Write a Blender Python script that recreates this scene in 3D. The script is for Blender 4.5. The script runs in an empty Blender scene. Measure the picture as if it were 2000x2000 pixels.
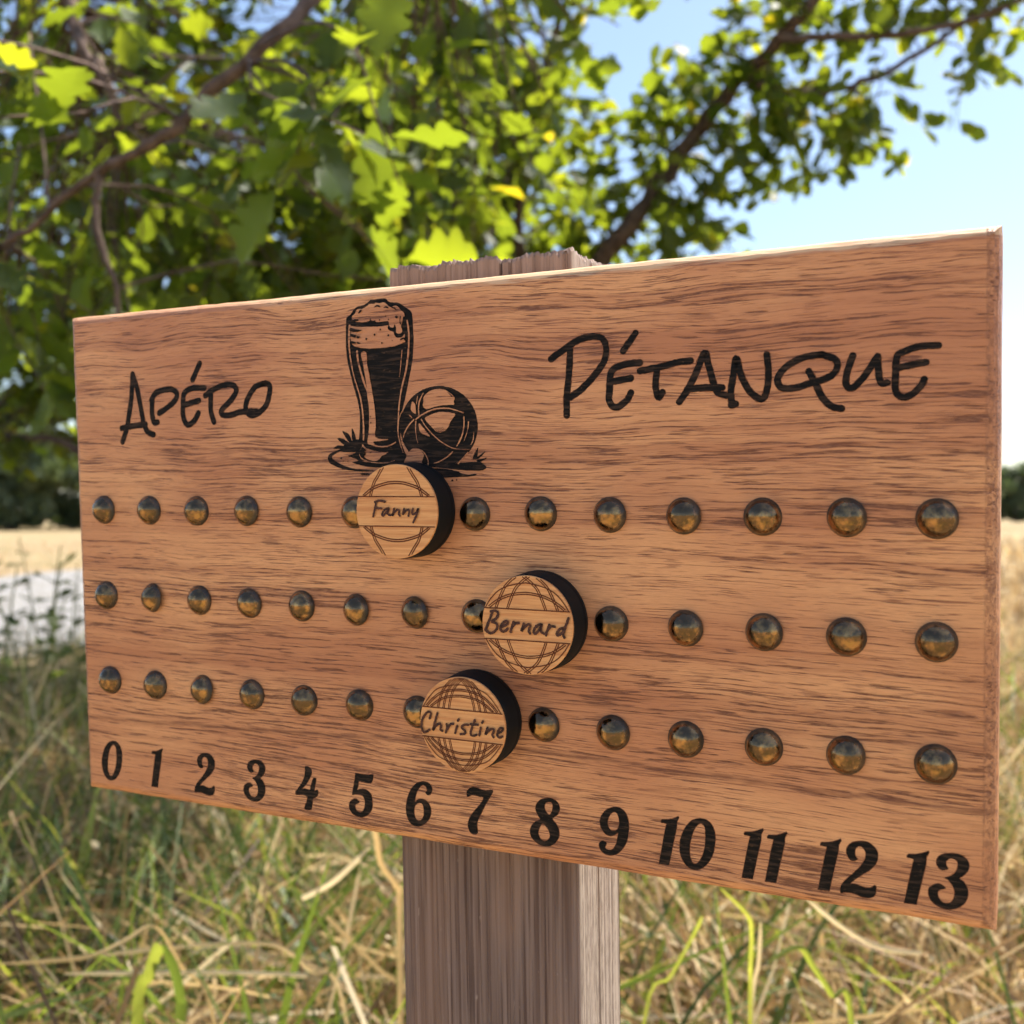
import bpy, bmesh, math, random
import numpy as np
from mathutils import Vector, Matrix
from mathutils.geometry import tessellate_polygon

# ------------------------------------------------------------------ camera, sky, sun, exposure
SC = bpy.context.scene
COL = SC.collection
CAM_H = 0.85
cd = bpy.data.cameras.new('camera'); cam = bpy.data.objects.new('camera', cd); COL.objects.link(cam)
cam.location = (0, 0, CAM_H); cam.rotation_euler = (math.radians(90), 0, 0)
cd.sensor_width = 36.0; cd.lens = 37.8
cd.clip_start = 0.01; cd.clip_end = 3000
cd.dof.use_dof = True; cd.dof.focus_distance = 0.322; cd.dof.aperture_fstop = 15.5
SC.camera = cam
SUN_AZ, SUN_EL = math.radians(58), math.radians(62)      # azimuth clockwise from +Y
w = bpy.data.worlds.new('World'); SC.world = w; w.use_nodes = True
nt = w.node_tree; bg = nt.nodes['Background']
sky = nt.nodes.new('ShaderNodeTexSky'); sky.sky_type = 'NISHITA'; sky.sun_disc = False
sky.sun_elevation = SUN_EL; sky.sun_rotation = SUN_AZ
sky.altitude = 100; sky.air_density = 1.0; sky.dust_density = 1.3; sky.ozone_density = 1.0
nt.links.new(sky.outputs[0], bg.inputs[0]); bg.inputs[1].default_value = 0.10
sl = bpy.data.lights.new('sun', 'SUN'); sl.energy = 5.0; sl.angle = math.radians(0.5); sl.color = (1, 0.94, 0.85)
so = bpy.data.objects.new('sun', sl); COL.objects.link(so)
sd = Vector((math.sin(SUN_AZ)*math.cos(SUN_EL), math.cos(SUN_AZ)*math.cos(SUN_EL), math.sin(SUN_EL)))
so.rotation_euler = sd.to_track_quat('Z', 'Y').to_euler(); so.location = (3, 3, 6)
vs = SC.view_settings; vs.view_transform = 'Standard'; vs.look = 'None'; vs.gamma = 1; vs.exposure = 1.30
vs.use_curve_mapping = False
cy = SC.cycles; cy.use_adaptive_sampling = True; cy.adaptive_threshold = 0.022; cy.adaptive_min_samples = 12
cy.max_bounces = 5; cy.diffuse_bounces = 3; cy.glossy_bounces = 3; cy.transmission_bounces = 4; cy.transparent_max_bounces = 4
cy.caustics_reflective = False; cy.caustics_refractive = False

# ------------------------------------------------------------------ measured shapes (millimetres on the board)
D_DIMS = (313.24723615167295,175.8852353416595,22.0,12.741489568210607,14.50574658346234,31.65677273868426,41.166793808935324,71.40489605535565)
D_APERO = [[(28.82,153.48,2.05),(27.81,144.97,2.05),(25.43,135.31,2.07),(22.82,129.33,2.08)],[(28.82,153.48,2.05),(30.84,147.7,2.05),(32.51,139.68,2.05),(33.45,135.39,2.05),(35.2,132.5,2.05),(37.79,131.59,2.04)],[(22.67,134.23,2.07),(27.33,134.8,2.06),(34.2,135.36,2.05)],[(37.76,144.03,2.03),(37.4,139.52,2.04),(38.15,136.11,2.04),(39.86,135.95,2.03)],[(37.22,143.77,2.03),(39.96,146.49,2.03),(45.92,147.37,2.01),(49.15,145.96,2.0),(48.31,143.37,2.01),(44.15,140.71,2.02),(40.74,139.14,2.03)],[(60.01,155.75,1.97),(56.56,150.25,1.98)],[(61.78,147.16,1.97),(56.08,147.23,1.99),(52.54,145.44,2.0),(51.83,140.74,2.0),(52.03,136.84,2.0),(53.75,134.67,2.0),(56.68,135.87,1.99),(58.72,138.58,1.99)],[(52.96,141.7,2.0),(59.12,142.92,1.98)],[(62.03,144.52,1.98),(65.27,146.31,1.97),(70.22,147.74,1.95),(74.36,147.56,1.95),(75.66,145.62,1.94),(73.49,142.73,1.95),(69.19,139.34,1.96),(69.48,137.69,1.96),(72.59,137.44,1.96),(77.44,138.37,1.94),(84.22,138.32,1.93)],[(64.53,145.24,1.97),(64.28,139.23,1.97),(65.54,135.35,1.97)],[(88.24,147.67,1.91),(83.85,146.63,1.92),(80.32,142.48,1.93),(79.52,139.27,1.94),(81.48,137.17,1.94),(84.87,137.76,1.93),(88.32,140.58,1.92),(89.95,145.31,1.91),(89.23,147.36,1.91),(86.7,147.47,1.92)]]
D_PETANQUE = [[(192.79,150.25,1.91),(196.77,152.66,1.9),(201.77,155.3,1.88),(207.36,155.93,1.87),(209.75,153.85,1.86),(209.7,149.36,1.86),(206.53,145.0,1.88),(202.27,140.96,1.89),(198.7,138.82,1.9)],[(198.9,152.54,1.89),(198.44,145.38,1.9),(197.63,138.86,1.9),(197.56,133.6,1.91)],[(218.95,156.16,1.84),(215.19,151.3,1.85)],[(220.2,147.73,1.84),(215.48,147.46,1.85),(211.71,145.72,1.86),(210.96,140.29,1.87),(210.92,137.07,1.87),(212.96,135.39,1.87),(216.05,137.2,1.86),(217.42,139.39,1.85)],[(212.02,142.82,1.86),(217.47,143.53,1.85)],[(220.18,145.44,1.84),(226.16,146.29,1.82),(231.07,147.29,1.81),(234.94,147.53,1.8)],[(225.16,145.39,1.83),(224.79,141.0,1.83),(225.55,137.81,1.83),(226.75,139.15,1.83)],[(231.62,136.33,1.82),(233.91,139.37,1.81),(236.51,144.23,1.8),(238.91,149.55,1.79),(240.02,145.91,1.79),(241.26,141.54,1.79),(242.49,138.53,1.79),(244.99,137.57,1.78)],[(233.91,139.68,1.81),(238.4,139.93,1.8),(243.76,139.77,1.78)],[(246.66,134.87,1.78),(246.12,138.26,1.78),(246.89,143.12,1.77),(247.72,147.66,1.77),(248.75,143.65,1.77),(251.18,138.67,1.76),(254.52,136.24,1.76),(256.05,139.08,1.75),(256.37,143.89,1.75),(255.96,148.12,1.74)],[(246.22,134.89,1.78),(247.47,135.15,1.78)],[(270.53,147.33,1.71),(265.29,146.72,1.72),(261.15,144.55,1.73),(258.88,141.67,1.74),(259.65,139.23,1.74),(262.92,138.8,1.73),(267.03,139.81,1.72),(272.25,141.36,1.71),(274.25,143.61,1.7),(273.68,145.98,1.7),(269.95,147.36,1.71)],[(267.04,143.08,1.72),(268.78,139.74,1.72),(270.52,136.12,1.71),(272.82,133.68,1.71),(275.39,133.0,1.7)],[(278.22,146.62,1.69),(276.81,142.32,1.69),(276.53,139.41,1.7),(277.95,138.18,1.69),(280.76,140.68,1.68),(284.37,146.11,1.67)],[(284.37,146.11,1.67),(284.65,141.95,1.67),(285.21,139.32,1.67),(286.75,139.26,1.67)],[(298.95,148.03,1.63),(294.43,148.01,1.64),(290.39,146.82,1.66),(289.03,145.46,1.66),(288.77,141.18,1.66),(288.78,137.16,1.67),(290.42,135.37,1.66),(292.86,136.14,1.66),(295.0,138.33,1.65),(295.64,139.72,1.65)],[(289.31,142.87,1.66),(292.83,143.55,1.65),(296.05,143.95,1.64)]]
D_GLYPH = {'0':[[(0.76,7.48),(2.82,7.24),(4.46,5.72),(5.16,3.36),(5.04,0.26),(4.2,-2.95),(2.32,-5.91),(0.24,-7.37),(-1.85,-7.48),(-3.73,-6.21),(-4.97,-3.69),(-5.16,-0.8),(-4.5,2.0),(-3.22,4.67),(-1.32,6.69)],[(1.16,6.2),(2.19,5.2),(2.38,2.97),(2.26,0.07),(1.62,-2.71),(0.46,-5.06),(-0.8,-5.97),(-1.73,-5.18),(-2.24,-3.28),(-2.11,-0.36),(-1.57,2.2),(-0.61,4.61),(0.33,5.77)]],'1':[[(-2.39,5.26),(-2.06,5.78),(-0.14,6.03),(1.35,6.56),(2.84,7.33),(3.04,7.04),(2.4,5.7),(2.34,4.04),(1.18,-1.35),(-0.05,-7.28),(-3.04,-7.32),(-2.14,-2.67),(-1.24,2.07),(-0.62,4.78),(-1.43,4.87),(-2.29,4.9)]],'2':[[(-0.39,2.54),(-1.17,1.95),(-2.29,2.09),(-3.08,3.28),(-3.2,4.69),(-2.52,6.1),(-0.95,7.15),(1.06,7.56),(2.83,7.22),(4.38,5.8),(4.78,4.21),(4.38,2.27),(2.84,0.15),(1.07,-1.31),(-0.72,-2.78),(-1.84,-3.91),(-2.18,-4.49),(-0.94,-4.36),(0.62,-4.71),(1.96,-4.92),(3.07,-4.66),(3.95,-3.93),(4.35,-4.34),(4.29,-5.77),(3.74,-6.92),(2.41,-7.54),(0.63,-7.56),(-1.17,-7.02),(-2.52,-6.93),(-3.87,-7.11),(-4.66,-7.36),(-4.78,-6.06),(-4.1,-4.51),(-2.74,-2.86),(-1.39,-1.46),(0.39,0.72),(1.51,2.78),(1.73,4.47),(1.06,5.79),(-0.06,6.1),(-0.95,5.14),(-1.06,3.82),(-0.72,2.92)]],'3':[[(-0.15,3.24),(-1.19,2.69),(-2.24,2.92),(-2.88,4.08),(-2.88,5.12),(-2.26,6.25),(-0.8,7.04),(1.08,7.38),(2.94,7.21),(4.39,6.1),(4.85,4.81),(4.51,3.39),(3.39,1.85),(2.56,1.1),(3.6,0.28),(4.43,-1.18),(4.61,-2.75),(4.04,-4.67),(2.6,-6.4),(0.74,-7.29),(-1.36,-7.37),(-3.25,-6.59),(-4.53,-5.18),(-4.85,-3.62),(-4.44,-2.27),(-3.28,-1.39),(-2.02,-1.08),(-0.96,-1.72),(-0.86,-2.15),(-2.01,-2.57),(-2.64,-3.48),(-2.42,-4.6),(-1.57,-5.74),(-0.31,-5.97),(0.83,-5.21),(1.45,-3.5),(1.33,-1.91),(0.7,-0.64),(-0.14,0.37),(-0.87,0.72),(0.48,1.39),(1.52,2.47),(2.13,3.93),(2.13,5.3),(1.29,5.98),(0.25,5.98),(-0.58,5.12),(-0.68,4.19)]],'4':[[(-0.48,7.16),(0.7,7.34),(1.86,6.78),(2.3,5.37),(1.57,3.81),(0.33,1.87),(-0.9,0.41),(-2.12,-0.64),(-0.93,-0.41),(1.33,-0.55),(1.66,0.72),(2.63,3.28),(3.13,3.67),(3.91,3.6),(3.76,2.11),(3.19,-0.56),(4.37,-0.17),(4.65,-0.55),(4.62,-1.53),(3.9,-2.6),(2.51,-3.51),(2.16,-5.28),(1.5,-7.32),(-1.16,-7.33),(-0.29,-4.92),(0.16,-3.23),(-1.01,-2.72),(-2.39,-2.64),(-4.48,-2.9),(-4.65,-2.01),(-3.71,-0.75),(-2.26,1.07),(-1.0,3.35),(-0.55,5.2)]],'5':[[(-1.84,7.18),(0.86,7.09),(3.09,7.19),(4.85,7.43),(4.52,5.46),(3.94,4.67),(2.64,4.36),(0.79,4.54),(-0.8,4.51),(-1.12,2.87),(-1.64,1.53),(-0.03,2.05),(1.66,2.17),(3.11,1.48),(4.02,0.32),(4.31,-2.03),(3.97,-4.14),(2.72,-6.05),(0.83,-7.1),(-1.05,-7.43),(-3.29,-6.84),(-4.57,-5.41),(-4.86,-4.0),(-4.39,-2.65),(-3.14,-1.69),(-2.0,-1.42),(-0.9,-2.21),(-1.01,-2.62),(-2.25,-3.42),(-2.46,-4.33),(-1.75,-5.52),(-0.62,-5.85),(0.32,-5.41),(1.1,-4.19),(1.42,-2.55),(1.19,-0.99),(0.1,0.15),(-1.58,0.18),(-3.38,-0.28),(-3.45,0.51),(-2.92,2.66),(-2.38,5.12),(-2.14,6.74)]],'6':[[(3.19,3.27),(4.22,3.57),(4.86,4.83),(4.88,5.72),(4.09,6.88),(2.47,7.42),(0.82,7.26),(-1.06,6.28),(-2.97,4.23),(-4.28,1.34),(-4.89,-1.65),(-4.75,-4.18),(-3.86,-6.26),(-2.43,-7.34),(-0.56,-7.42),(1.51,-6.62),(3.41,-4.74),(4.28,-2.64),(4.22,-0.85),(3.53,0.52),(2.32,1.45),(0.89,1.67),(-0.56,1.18),(-1.5,0.32),(-1.25,2.27),(-0.27,4.56),(0.79,5.86),(1.72,6.24),(2.63,5.82),(3.01,4.6),(2.48,3.9)],[(-0.38,0.2),(0.86,0.27),(1.56,-0.64),(1.72,-2.62),(1.36,-4.28),(0.31,-5.52),(-0.72,-5.56),(-1.62,-4.5),(-1.9,-2.54),(-1.53,-0.86)]],'7':[[(-4.5,5.67),(-3.88,6.63),(-2.89,7.32),(-1.32,7.51),(0.43,7.07),(2.17,6.93),(4.5,7.27),(4.38,6.24),(3.09,4.15),(1.68,1.87),(0.27,-0.96),(-0.75,-2.86),(-1.08,-4.5),(-0.92,-6.42),(-1.23,-7.26),(-2.41,-7.51),(-3.58,-6.97),(-4.24,-5.46),(-4.21,-4.04),(-3.48,-2.17),(-2.06,-0.21),(-0.46,1.59),(0.74,3.15),(1.35,4.64),(-0.01,4.73),(-1.56,4.98),(-2.74,4.92),(-4.23,4.11),(-4.51,4.79)]],'8':[[(0.85,7.46),(2.73,7.48),(4.38,6.41),(4.94,4.84),(4.33,3.01),(2.53,1.3),(3.66,-0.0),(4.57,-1.83),(4.53,-3.97),(3.36,-5.9),(1.46,-7.16),(-0.44,-7.48),(-2.55,-6.96),(-4.44,-5.44),(-4.94,-3.54),(-4.37,-1.69),(-3.07,-0.33),(-1.58,0.65),(-2.4,1.93),(-2.97,3.42),(-2.77,5.02),(-1.27,6.68)],[(1.04,6.32),(2.3,6.25),(2.74,5.14),(2.36,3.53),(1.5,2.34),(0.57,3.1),(-0.04,4.38),(0.19,5.68)],[(-0.65,-0.49),(0.5,-1.41),(1.42,-2.86),(1.6,-4.39),(0.64,-5.6),(-0.31,-5.88),(-1.46,-5.42),(-2.18,-3.94),(-1.94,-2.33),(-1.29,-1.16)]],'9':[[(0.17,7.25),(1.95,7.29),(3.7,6.11),(4.56,3.95),(4.67,1.32),(4.2,-1.77),(2.99,-4.41),(1.19,-6.38),(-0.8,-7.29),(-2.79,-7.16),(-4.28,-6.04),(-4.67,-4.76),(-4.25,-3.74),(-3.24,-3.31),(-2.35,-3.75),(-2.46,-4.44),(-2.77,-5.15),(-2.18,-5.73),(-0.98,-5.75),(0.02,-5.03),(0.83,-3.39),(1.25,-1.43),(1.37,-0.27),(0.07,-1.12),(-1.33,-1.51),(-2.91,-0.87),(-3.99,0.7),(-4.31,2.57),(-3.65,4.38),(-2.02,6.3)],[(0.15,5.92),(1.14,5.58),(1.71,3.95),(1.69,2.05),(1.08,0.73),(-0.11,0.09),(-1.1,0.34),(-1.78,1.58),(-1.77,3.1),(-1.05,4.91)]]}
D_NUMBERS = [('0','0',(11.75,10.64)),('1','1',(33.97,10.5)),('2','2',(56.25,10.76)),('3','3',(78.46,10.95)),('4','4',(100.59,11.05)),('5','5',(122.51,11.22)),('6','6',(144.55,11.21)),('7','7',(166.45,11.52)),('8','8',(188.57,11.2)),('9','9',(210.66,11.37)),('10','1',(227.48,11.12)),('10','0',(235.84,11.23)),('11','1',(251.54,10.87)),('11','1',(257.99,10.82)),('12','1',(272.25,10.89)),('12','2',(279.88,10.93)),('13','1',(294.27,10.88)),('13','3',(302.0,11.08))]
D_LOGO_BLACK = [('p',[(121.48,167.3),(122.94,168.21),(124.2,169.64),(125.64,170.45),(127.86,170.72),(129.48,171.43),(130.7,172.18),(132.69,172.26),(136.05,172.27),(137.4,171.17),(138.95,170.79),(140.89,170.58),(142.42,169.64),(144.7,168.16),(145.63,167.11),(145.97,165.28),(146.08,161.99),(146.19,158.7),(145.92,155.42),(145.44,151.49),(144.36,147.25),(143.29,142.99),(142.22,139.05),(141.57,136.41),(140.91,133.43),(140.62,129.76),(140.92,126.41),(142.4,123.04),(143.49,120.36),(139.18,119.73),(135.24,120.04),(130.87,120.64),(127.25,120.95),(125.24,121.59),(123.67,123.66),(123.72,125.37),(124.94,128.08),(125.45,132.84),(125.48,136.92),(124.78,140.68),(123.47,144.81),(122.37,148.94),(121.28,153.41),(120.89,156.83),(120.92,161.92),(121.16,165.97)]),('p',[(168.18,131.12),(167.97,129.19),(167.45,127.32),(166.61,125.55),(165.47,123.92),(164.07,122.46),(162.43,121.21),(160.6,120.21),(158.6,119.49),(156.5,119.05),(154.34,118.91),(152.17,119.09),(150.06,119.57),(148.04,120.36),(146.19,121.42),(144.53,122.74),(143.12,124.28),(142.0,126.01),(141.19,127.87),(140.72,129.83),(140.59,131.83),(140.82,133.82),(141.39,135.75),(142.29,137.56),(143.5,139.22),(144.98,140.68),(146.69,141.9),(148.59,142.86),(150.63,143.53),(152.76,143.9),(154.92,143.96),(157.06,143.72),(159.13,143.18),(161.08,142.35),(162.87,141.27),(164.44,139.95),(165.78,138.43),(166.84,136.75),(167.6,134.94),(168.05,133.05)]),('s',[(117.74,124.73,0.62),(114.8,123.65,1.04),(113.51,122.46,1.56),(114.1,121.24,1.82),(115.94,120.18,1.56),(118.81,119.11,1.21),(122.9,118.3,0.77),(126.96,118.01,0.65),(130.39,117.95,0.14)]),('p',[(118.65,130.9),(120.79,130.08),(121.97,128.51),(122.03,127.14),(120.72,127.68),(119.73,129.07)]),('p',[(122.37,131.66),(123.45,130.02),(123.9,128.13),(123.68,127.45),(122.37,128.16)]),('p',[(116.72,128.54),(118.68,128.49),(120.91,127.16),(120.45,125.8),(118.02,127.22)]),('p',[(114.95,125.2),(116.75,126.29),(119.02,126.0),(119.41,125.13),(117.55,125.16)]),('p',[(118.61,126.0),(121.95,127.65),(124.0,128.13),(125.61,127.41),(124.3,124.19),(118.96,124.1),(117.33,124.73)]),('p',[(120.47,122.79),(122.23,123.2),(123.88,124.03),(125.11,124.01),(125.85,121.44),(128.05,120.73),(137.03,120.46),(142.91,120.39),(144.83,119.7),(136.99,119.02),(129.02,119.1),(122.25,120.59),(124.45,121.11),(123.21,121.98)]),('p',[(128.89,116.87),(128.8,116.76),(128.53,116.66),(128.12,116.58),(127.6,116.53),(127.02,116.51),(126.45,116.53),(125.93,116.59),(125.52,116.68),(125.25,116.78),(125.17,116.9),(125.26,117.01),(125.53,117.12),(125.95,117.2),(126.47,117.25),(127.04,117.26),(127.62,117.24),(128.14,117.18),(128.54,117.1),(128.8,116.99)]),('p',[(166.19,121.41),(167.99,124.54),(168.17,124.13),(167.65,121.39)]),('p',[(167.29,121.4),(170.33,123.37),(170.45,123.1),(168.38,121.38)]),('p',[(167.64,120.91),(170.83,121.51),(170.92,121.3),(168.54,120.25)]),('p',[(145.84,119.35),(155.39,119.91),(162.85,120.15),(168.36,120.41),(170.16,119.43),(170.96,118.69),(170.13,117.97),(168.31,117.63),(162.8,117.84),(157.23,118.41),(152.71,118.78)]),('p',[(153.07,117.79),(157.21,117.67),(160.94,117.56),(161.86,117.07),(164.62,116.48),(167.19,116.7),(167.48,116.44),(165.53,115.9),(160.9,115.73),(154.91,115.7)]),('p',[(152.7,118.45),(157.23,118.25),(159.64,117.65),(157.2,117.26),(153.44,117.29)]),('p',[(159.39,114.69),(159.35,114.54),(159.23,114.43),(159.07,114.37),(158.9,114.38),(158.75,114.46),(158.66,114.59),(158.65,114.75),(158.72,114.89),(158.86,114.99),(159.03,115.02),(159.2,114.98),(159.33,114.88),(159.39,114.74)]),('p',[(160.77,114.85),(160.74,114.75),(160.66,114.66),(160.55,114.62),(160.43,114.63),(160.33,114.69),(160.26,114.78),(160.26,114.89),(160.31,114.99),(160.4,115.06),(160.52,115.08),(160.64,115.05),(160.73,114.98),(160.77,114.89)])]
D_LOGO_LIGHT = [('p',[(123.63,167.08),(123.72,167.54),(124.72,168.21),(125.23,169.19),(126.21,169.65),(127.66,169.62),(129.28,170.23),(130.42,170.89),(132.01,170.83),(133.13,171.15),(134.23,170.87),(135.34,171.05),(136.28,170.78),(137.35,169.84),(138.44,169.3),(139.38,169.62),(140.47,169.54),(141.23,169.03),(141.98,168.05),(142.9,167.32),(143.25,166.18),(142.63,165.89),(142.35,164.33),(141.86,163.31),(142.15,162.23),(142.2,161.44),(141.49,160.89),(140.56,160.95),(140.03,161.44),(140.05,162.37),(139.84,163.44),(139.39,163.87),(139.13,163.09),(138.42,162.94),(137.73,163.31),(137.43,164.0),(137.45,164.66),(136.91,165.07),(134.07,164.99),(132.57,165.1),(132.35,165.67),(131.55,165.59),(130.76,165.85),(130.46,166.47),(130.03,165.56),(128.34,165.34),(126.09,165.42),(124.97,165.77),(125.94,165.84),(126.11,166.23),(124.99,166.44),(123.61,166.4)]),('p',[(122.34,164.73),(123.15,164.54),(124.76,164.1),(129.26,163.8),(134.03,163.62),(137.03,163.69),(136.86,162.97),(137.46,162.14),(138.55,161.74),(139.09,161.37),(139.45,160.42),(140.21,159.71),(141.3,159.58),(142.24,159.85),(143.03,160.59),(143.17,159.79),(142.68,159.03),(143.14,158.61),(143.13,158.14),(140.94,157.48),(138.58,157.02),(133.85,156.82),(129.87,156.92),(127.15,157.21),(124.74,157.75),(123.7,158.28),(123.15,159.13),(122.87,160.5),(122.95,163.2),(122.49,164.18)]),('s',[(122.63,164.59,0.74),(122.27,160.82,0.68),(122.29,157.43,0.58),(122.79,153.33,0.47),(123.67,148.87,0.37),(125.02,144.74,0.44),(126.09,141.31,0.47),(126.71,137.56,0.54),(127.0,133.47,0.54),(126.97,129.4,0.61),(126.84,127.87,0.48)]),('s',[(125.23,156.18,0.74),(125.54,153.19,0.68),(126.46,149.76,0.61),(127.57,146.33,0.74),(128.61,143.41,0.2)]),('p',[(126.83,155.82),(128.72,155.65),(128.95,152.34),(129.64,148.6),(130.41,144.52),(131.03,140.79),(131.52,136.73),(131.68,132.67),(131.57,128.55),(136.24,127.84),(133.45,127.4),(130.65,127.22),(131.03,126.26),(128.43,126.72),(128.92,130.03),(129.25,134.43),(129.17,138.83),(128.73,141.89),(128.37,146.29),(127.68,150.38),(127.06,153.78)]),('s',[(128.83,126.84,0.54),(131.42,125.91,0.44),(134.2,125.59,0.4),(136.98,125.98,0.4),(138.98,126.95,0.27)]),('s',[(144.15,164.68,0.53),(144.61,161.43,0.59),(144.6,158.13,0.59),(144.23,154.2,0.66),(143.33,149.28,0.6),(141.98,145.04,0.53),(140.9,140.76,0.47),(140.32,136.45,0.47),(140.02,132.45,0.47),(139.91,129.78,0.4),(140.54,126.75,0.3),(141.63,123.56,0.23)]),('s',[(142.06,155.64,0.26),(141.43,150.7,0.23),(140.88,147.41,0.13)]),('s',[(126.6,126.34,0.31),(125.64,123.97,0.31),(125.36,122.95,0.31),(126.07,121.92,0.31),(128.07,121.04,0.27),(131.27,120.49,0.24),(135.25,120.45,0.2),(138.43,121.09,0.13)]),('p',[(126.52,126.41),(127.78,125.3),(130.97,124.3),(134.55,123.83),(136.14,123.88),(134.73,122.99),(133.52,122.5),(132.69,121.49),(130.88,121.01),(128.08,121.72),(127.1,122.59),(127.72,123.26),(127.27,124.29)]),('p',[(149.63,140.95),(150.98,142.05),(152.9,142.87),(155.16,143.02),(157.03,142.7),(158.51,141.91),(159.79,140.89),(160.51,139.97),(160.11,138.93),(160.28,138.03),(158.42,137.98),(155.8,137.9),(153.15,137.53),(150.86,136.95),(149.54,137.49),(149.18,138.49),(149.41,139.8)]),('p',[(149.84,134.18),(151.19,134.89),(153.49,135.64),(156.13,135.93),(158.74,135.64),(160.59,135.04),(159.82,133.89),(158.67,132.46),(158.08,131.17),(156.55,129.9),(154.29,129.63),(152.99,130.64),(151.69,131.83),(150.58,133.01)]),('p',[(145.37,139.45),(146.32,138.76),(146.57,137.26),(146.53,135.61),(145.48,136.14),(144.83,136.99),(144.96,138.31)]),('p',[(147.7,132.59),(148.83,131.57),(150.31,129.88),(151.42,128.46),(149.91,128.9),(148.39,129.6),(147.66,130.94)]),('s',[(146.58,133.92,0.43),(148.14,134.9,0.46),(150.07,135.83,0.46),(152.75,136.73,0.43),(155.78,137.02,0.42),(158.77,136.82,0.42),(161.35,136.12,0.32),(163.37,135.41,0.42)]),('s',[(145.81,133.81,0.43),(144.03,132.19,0.4),(142.62,130.23,0.4),(141.69,127.92,0.17)]),('s',[(146.57,133.29,0.36),(146.41,130.81,0.3),(146.64,128.31,0.23),(147.25,125.98,0.08)]),('s',[(148.5,133.89,0.26),(149.98,131.71,0.3),(152.2,129.34,0.3),(154.8,127.15,0.3),(157.39,125.62,0.28),(159.8,124.6,0.26),(162.94,124.19,0.16),(165.7,124.09,0.06)]),('s',[(163.65,134.11,0.36),(163.6,131.51,0.39),(162.89,128.61,0.45),(161.73,126.36,0.46),(160.93,125.32,0.26)]),('s',[(165.18,132.52,0.45),(164.91,130.35,0.26),(164.13,128.26,0.19),(163.55,126.81,0.08)]),('s',[(167.0,129.49,0.1),(166.68,127.07,0.32),(165.91,125.63,0.23)]),('s',[(159.4,123.46,0.42),(157.31,121.86,0.36),(154.65,120.58,0.33),(152.74,120.1,0.1)]),('s',[(164.76,123.22,0.32),(163.07,121.62,0.26),(161.37,119.84,0.33)]),('s',[(167.53,124.47,0.23),(166.58,122.7,0.29),(165.64,121.34,0.55)]),('s',[(147.76,135.07,0.33),(147.66,137.22,0.4),(148.06,139.52,0.43),(149.46,141.94,0.23)]),('s',[(147.43,141.19,0.13),(147.1,139.56,0.23),(146.93,138.57,0.1)]),('s',[(142.56,139.39,0.17),(142.02,137.24,0.27),(140.9,135.28,0.27),(140.37,133.63,0.13)]),('s',[(144.3,135.34,0.3),(145.15,134.49,0.36)]),('p',[(142.27,120.09),(142.6,121.72),(143.62,123.54),(145.2,124.77),(147.13,124.82),(148.63,123.63),(149.28,122.63),(148.67,121.31),(147.77,119.89)]),('s',[(147.51,124.61,0.17),(149.02,123.76,0.26),(150.13,122.29,0.3),(150.76,120.62,0.26),(150.47,118.81,0.2)])]
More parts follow.
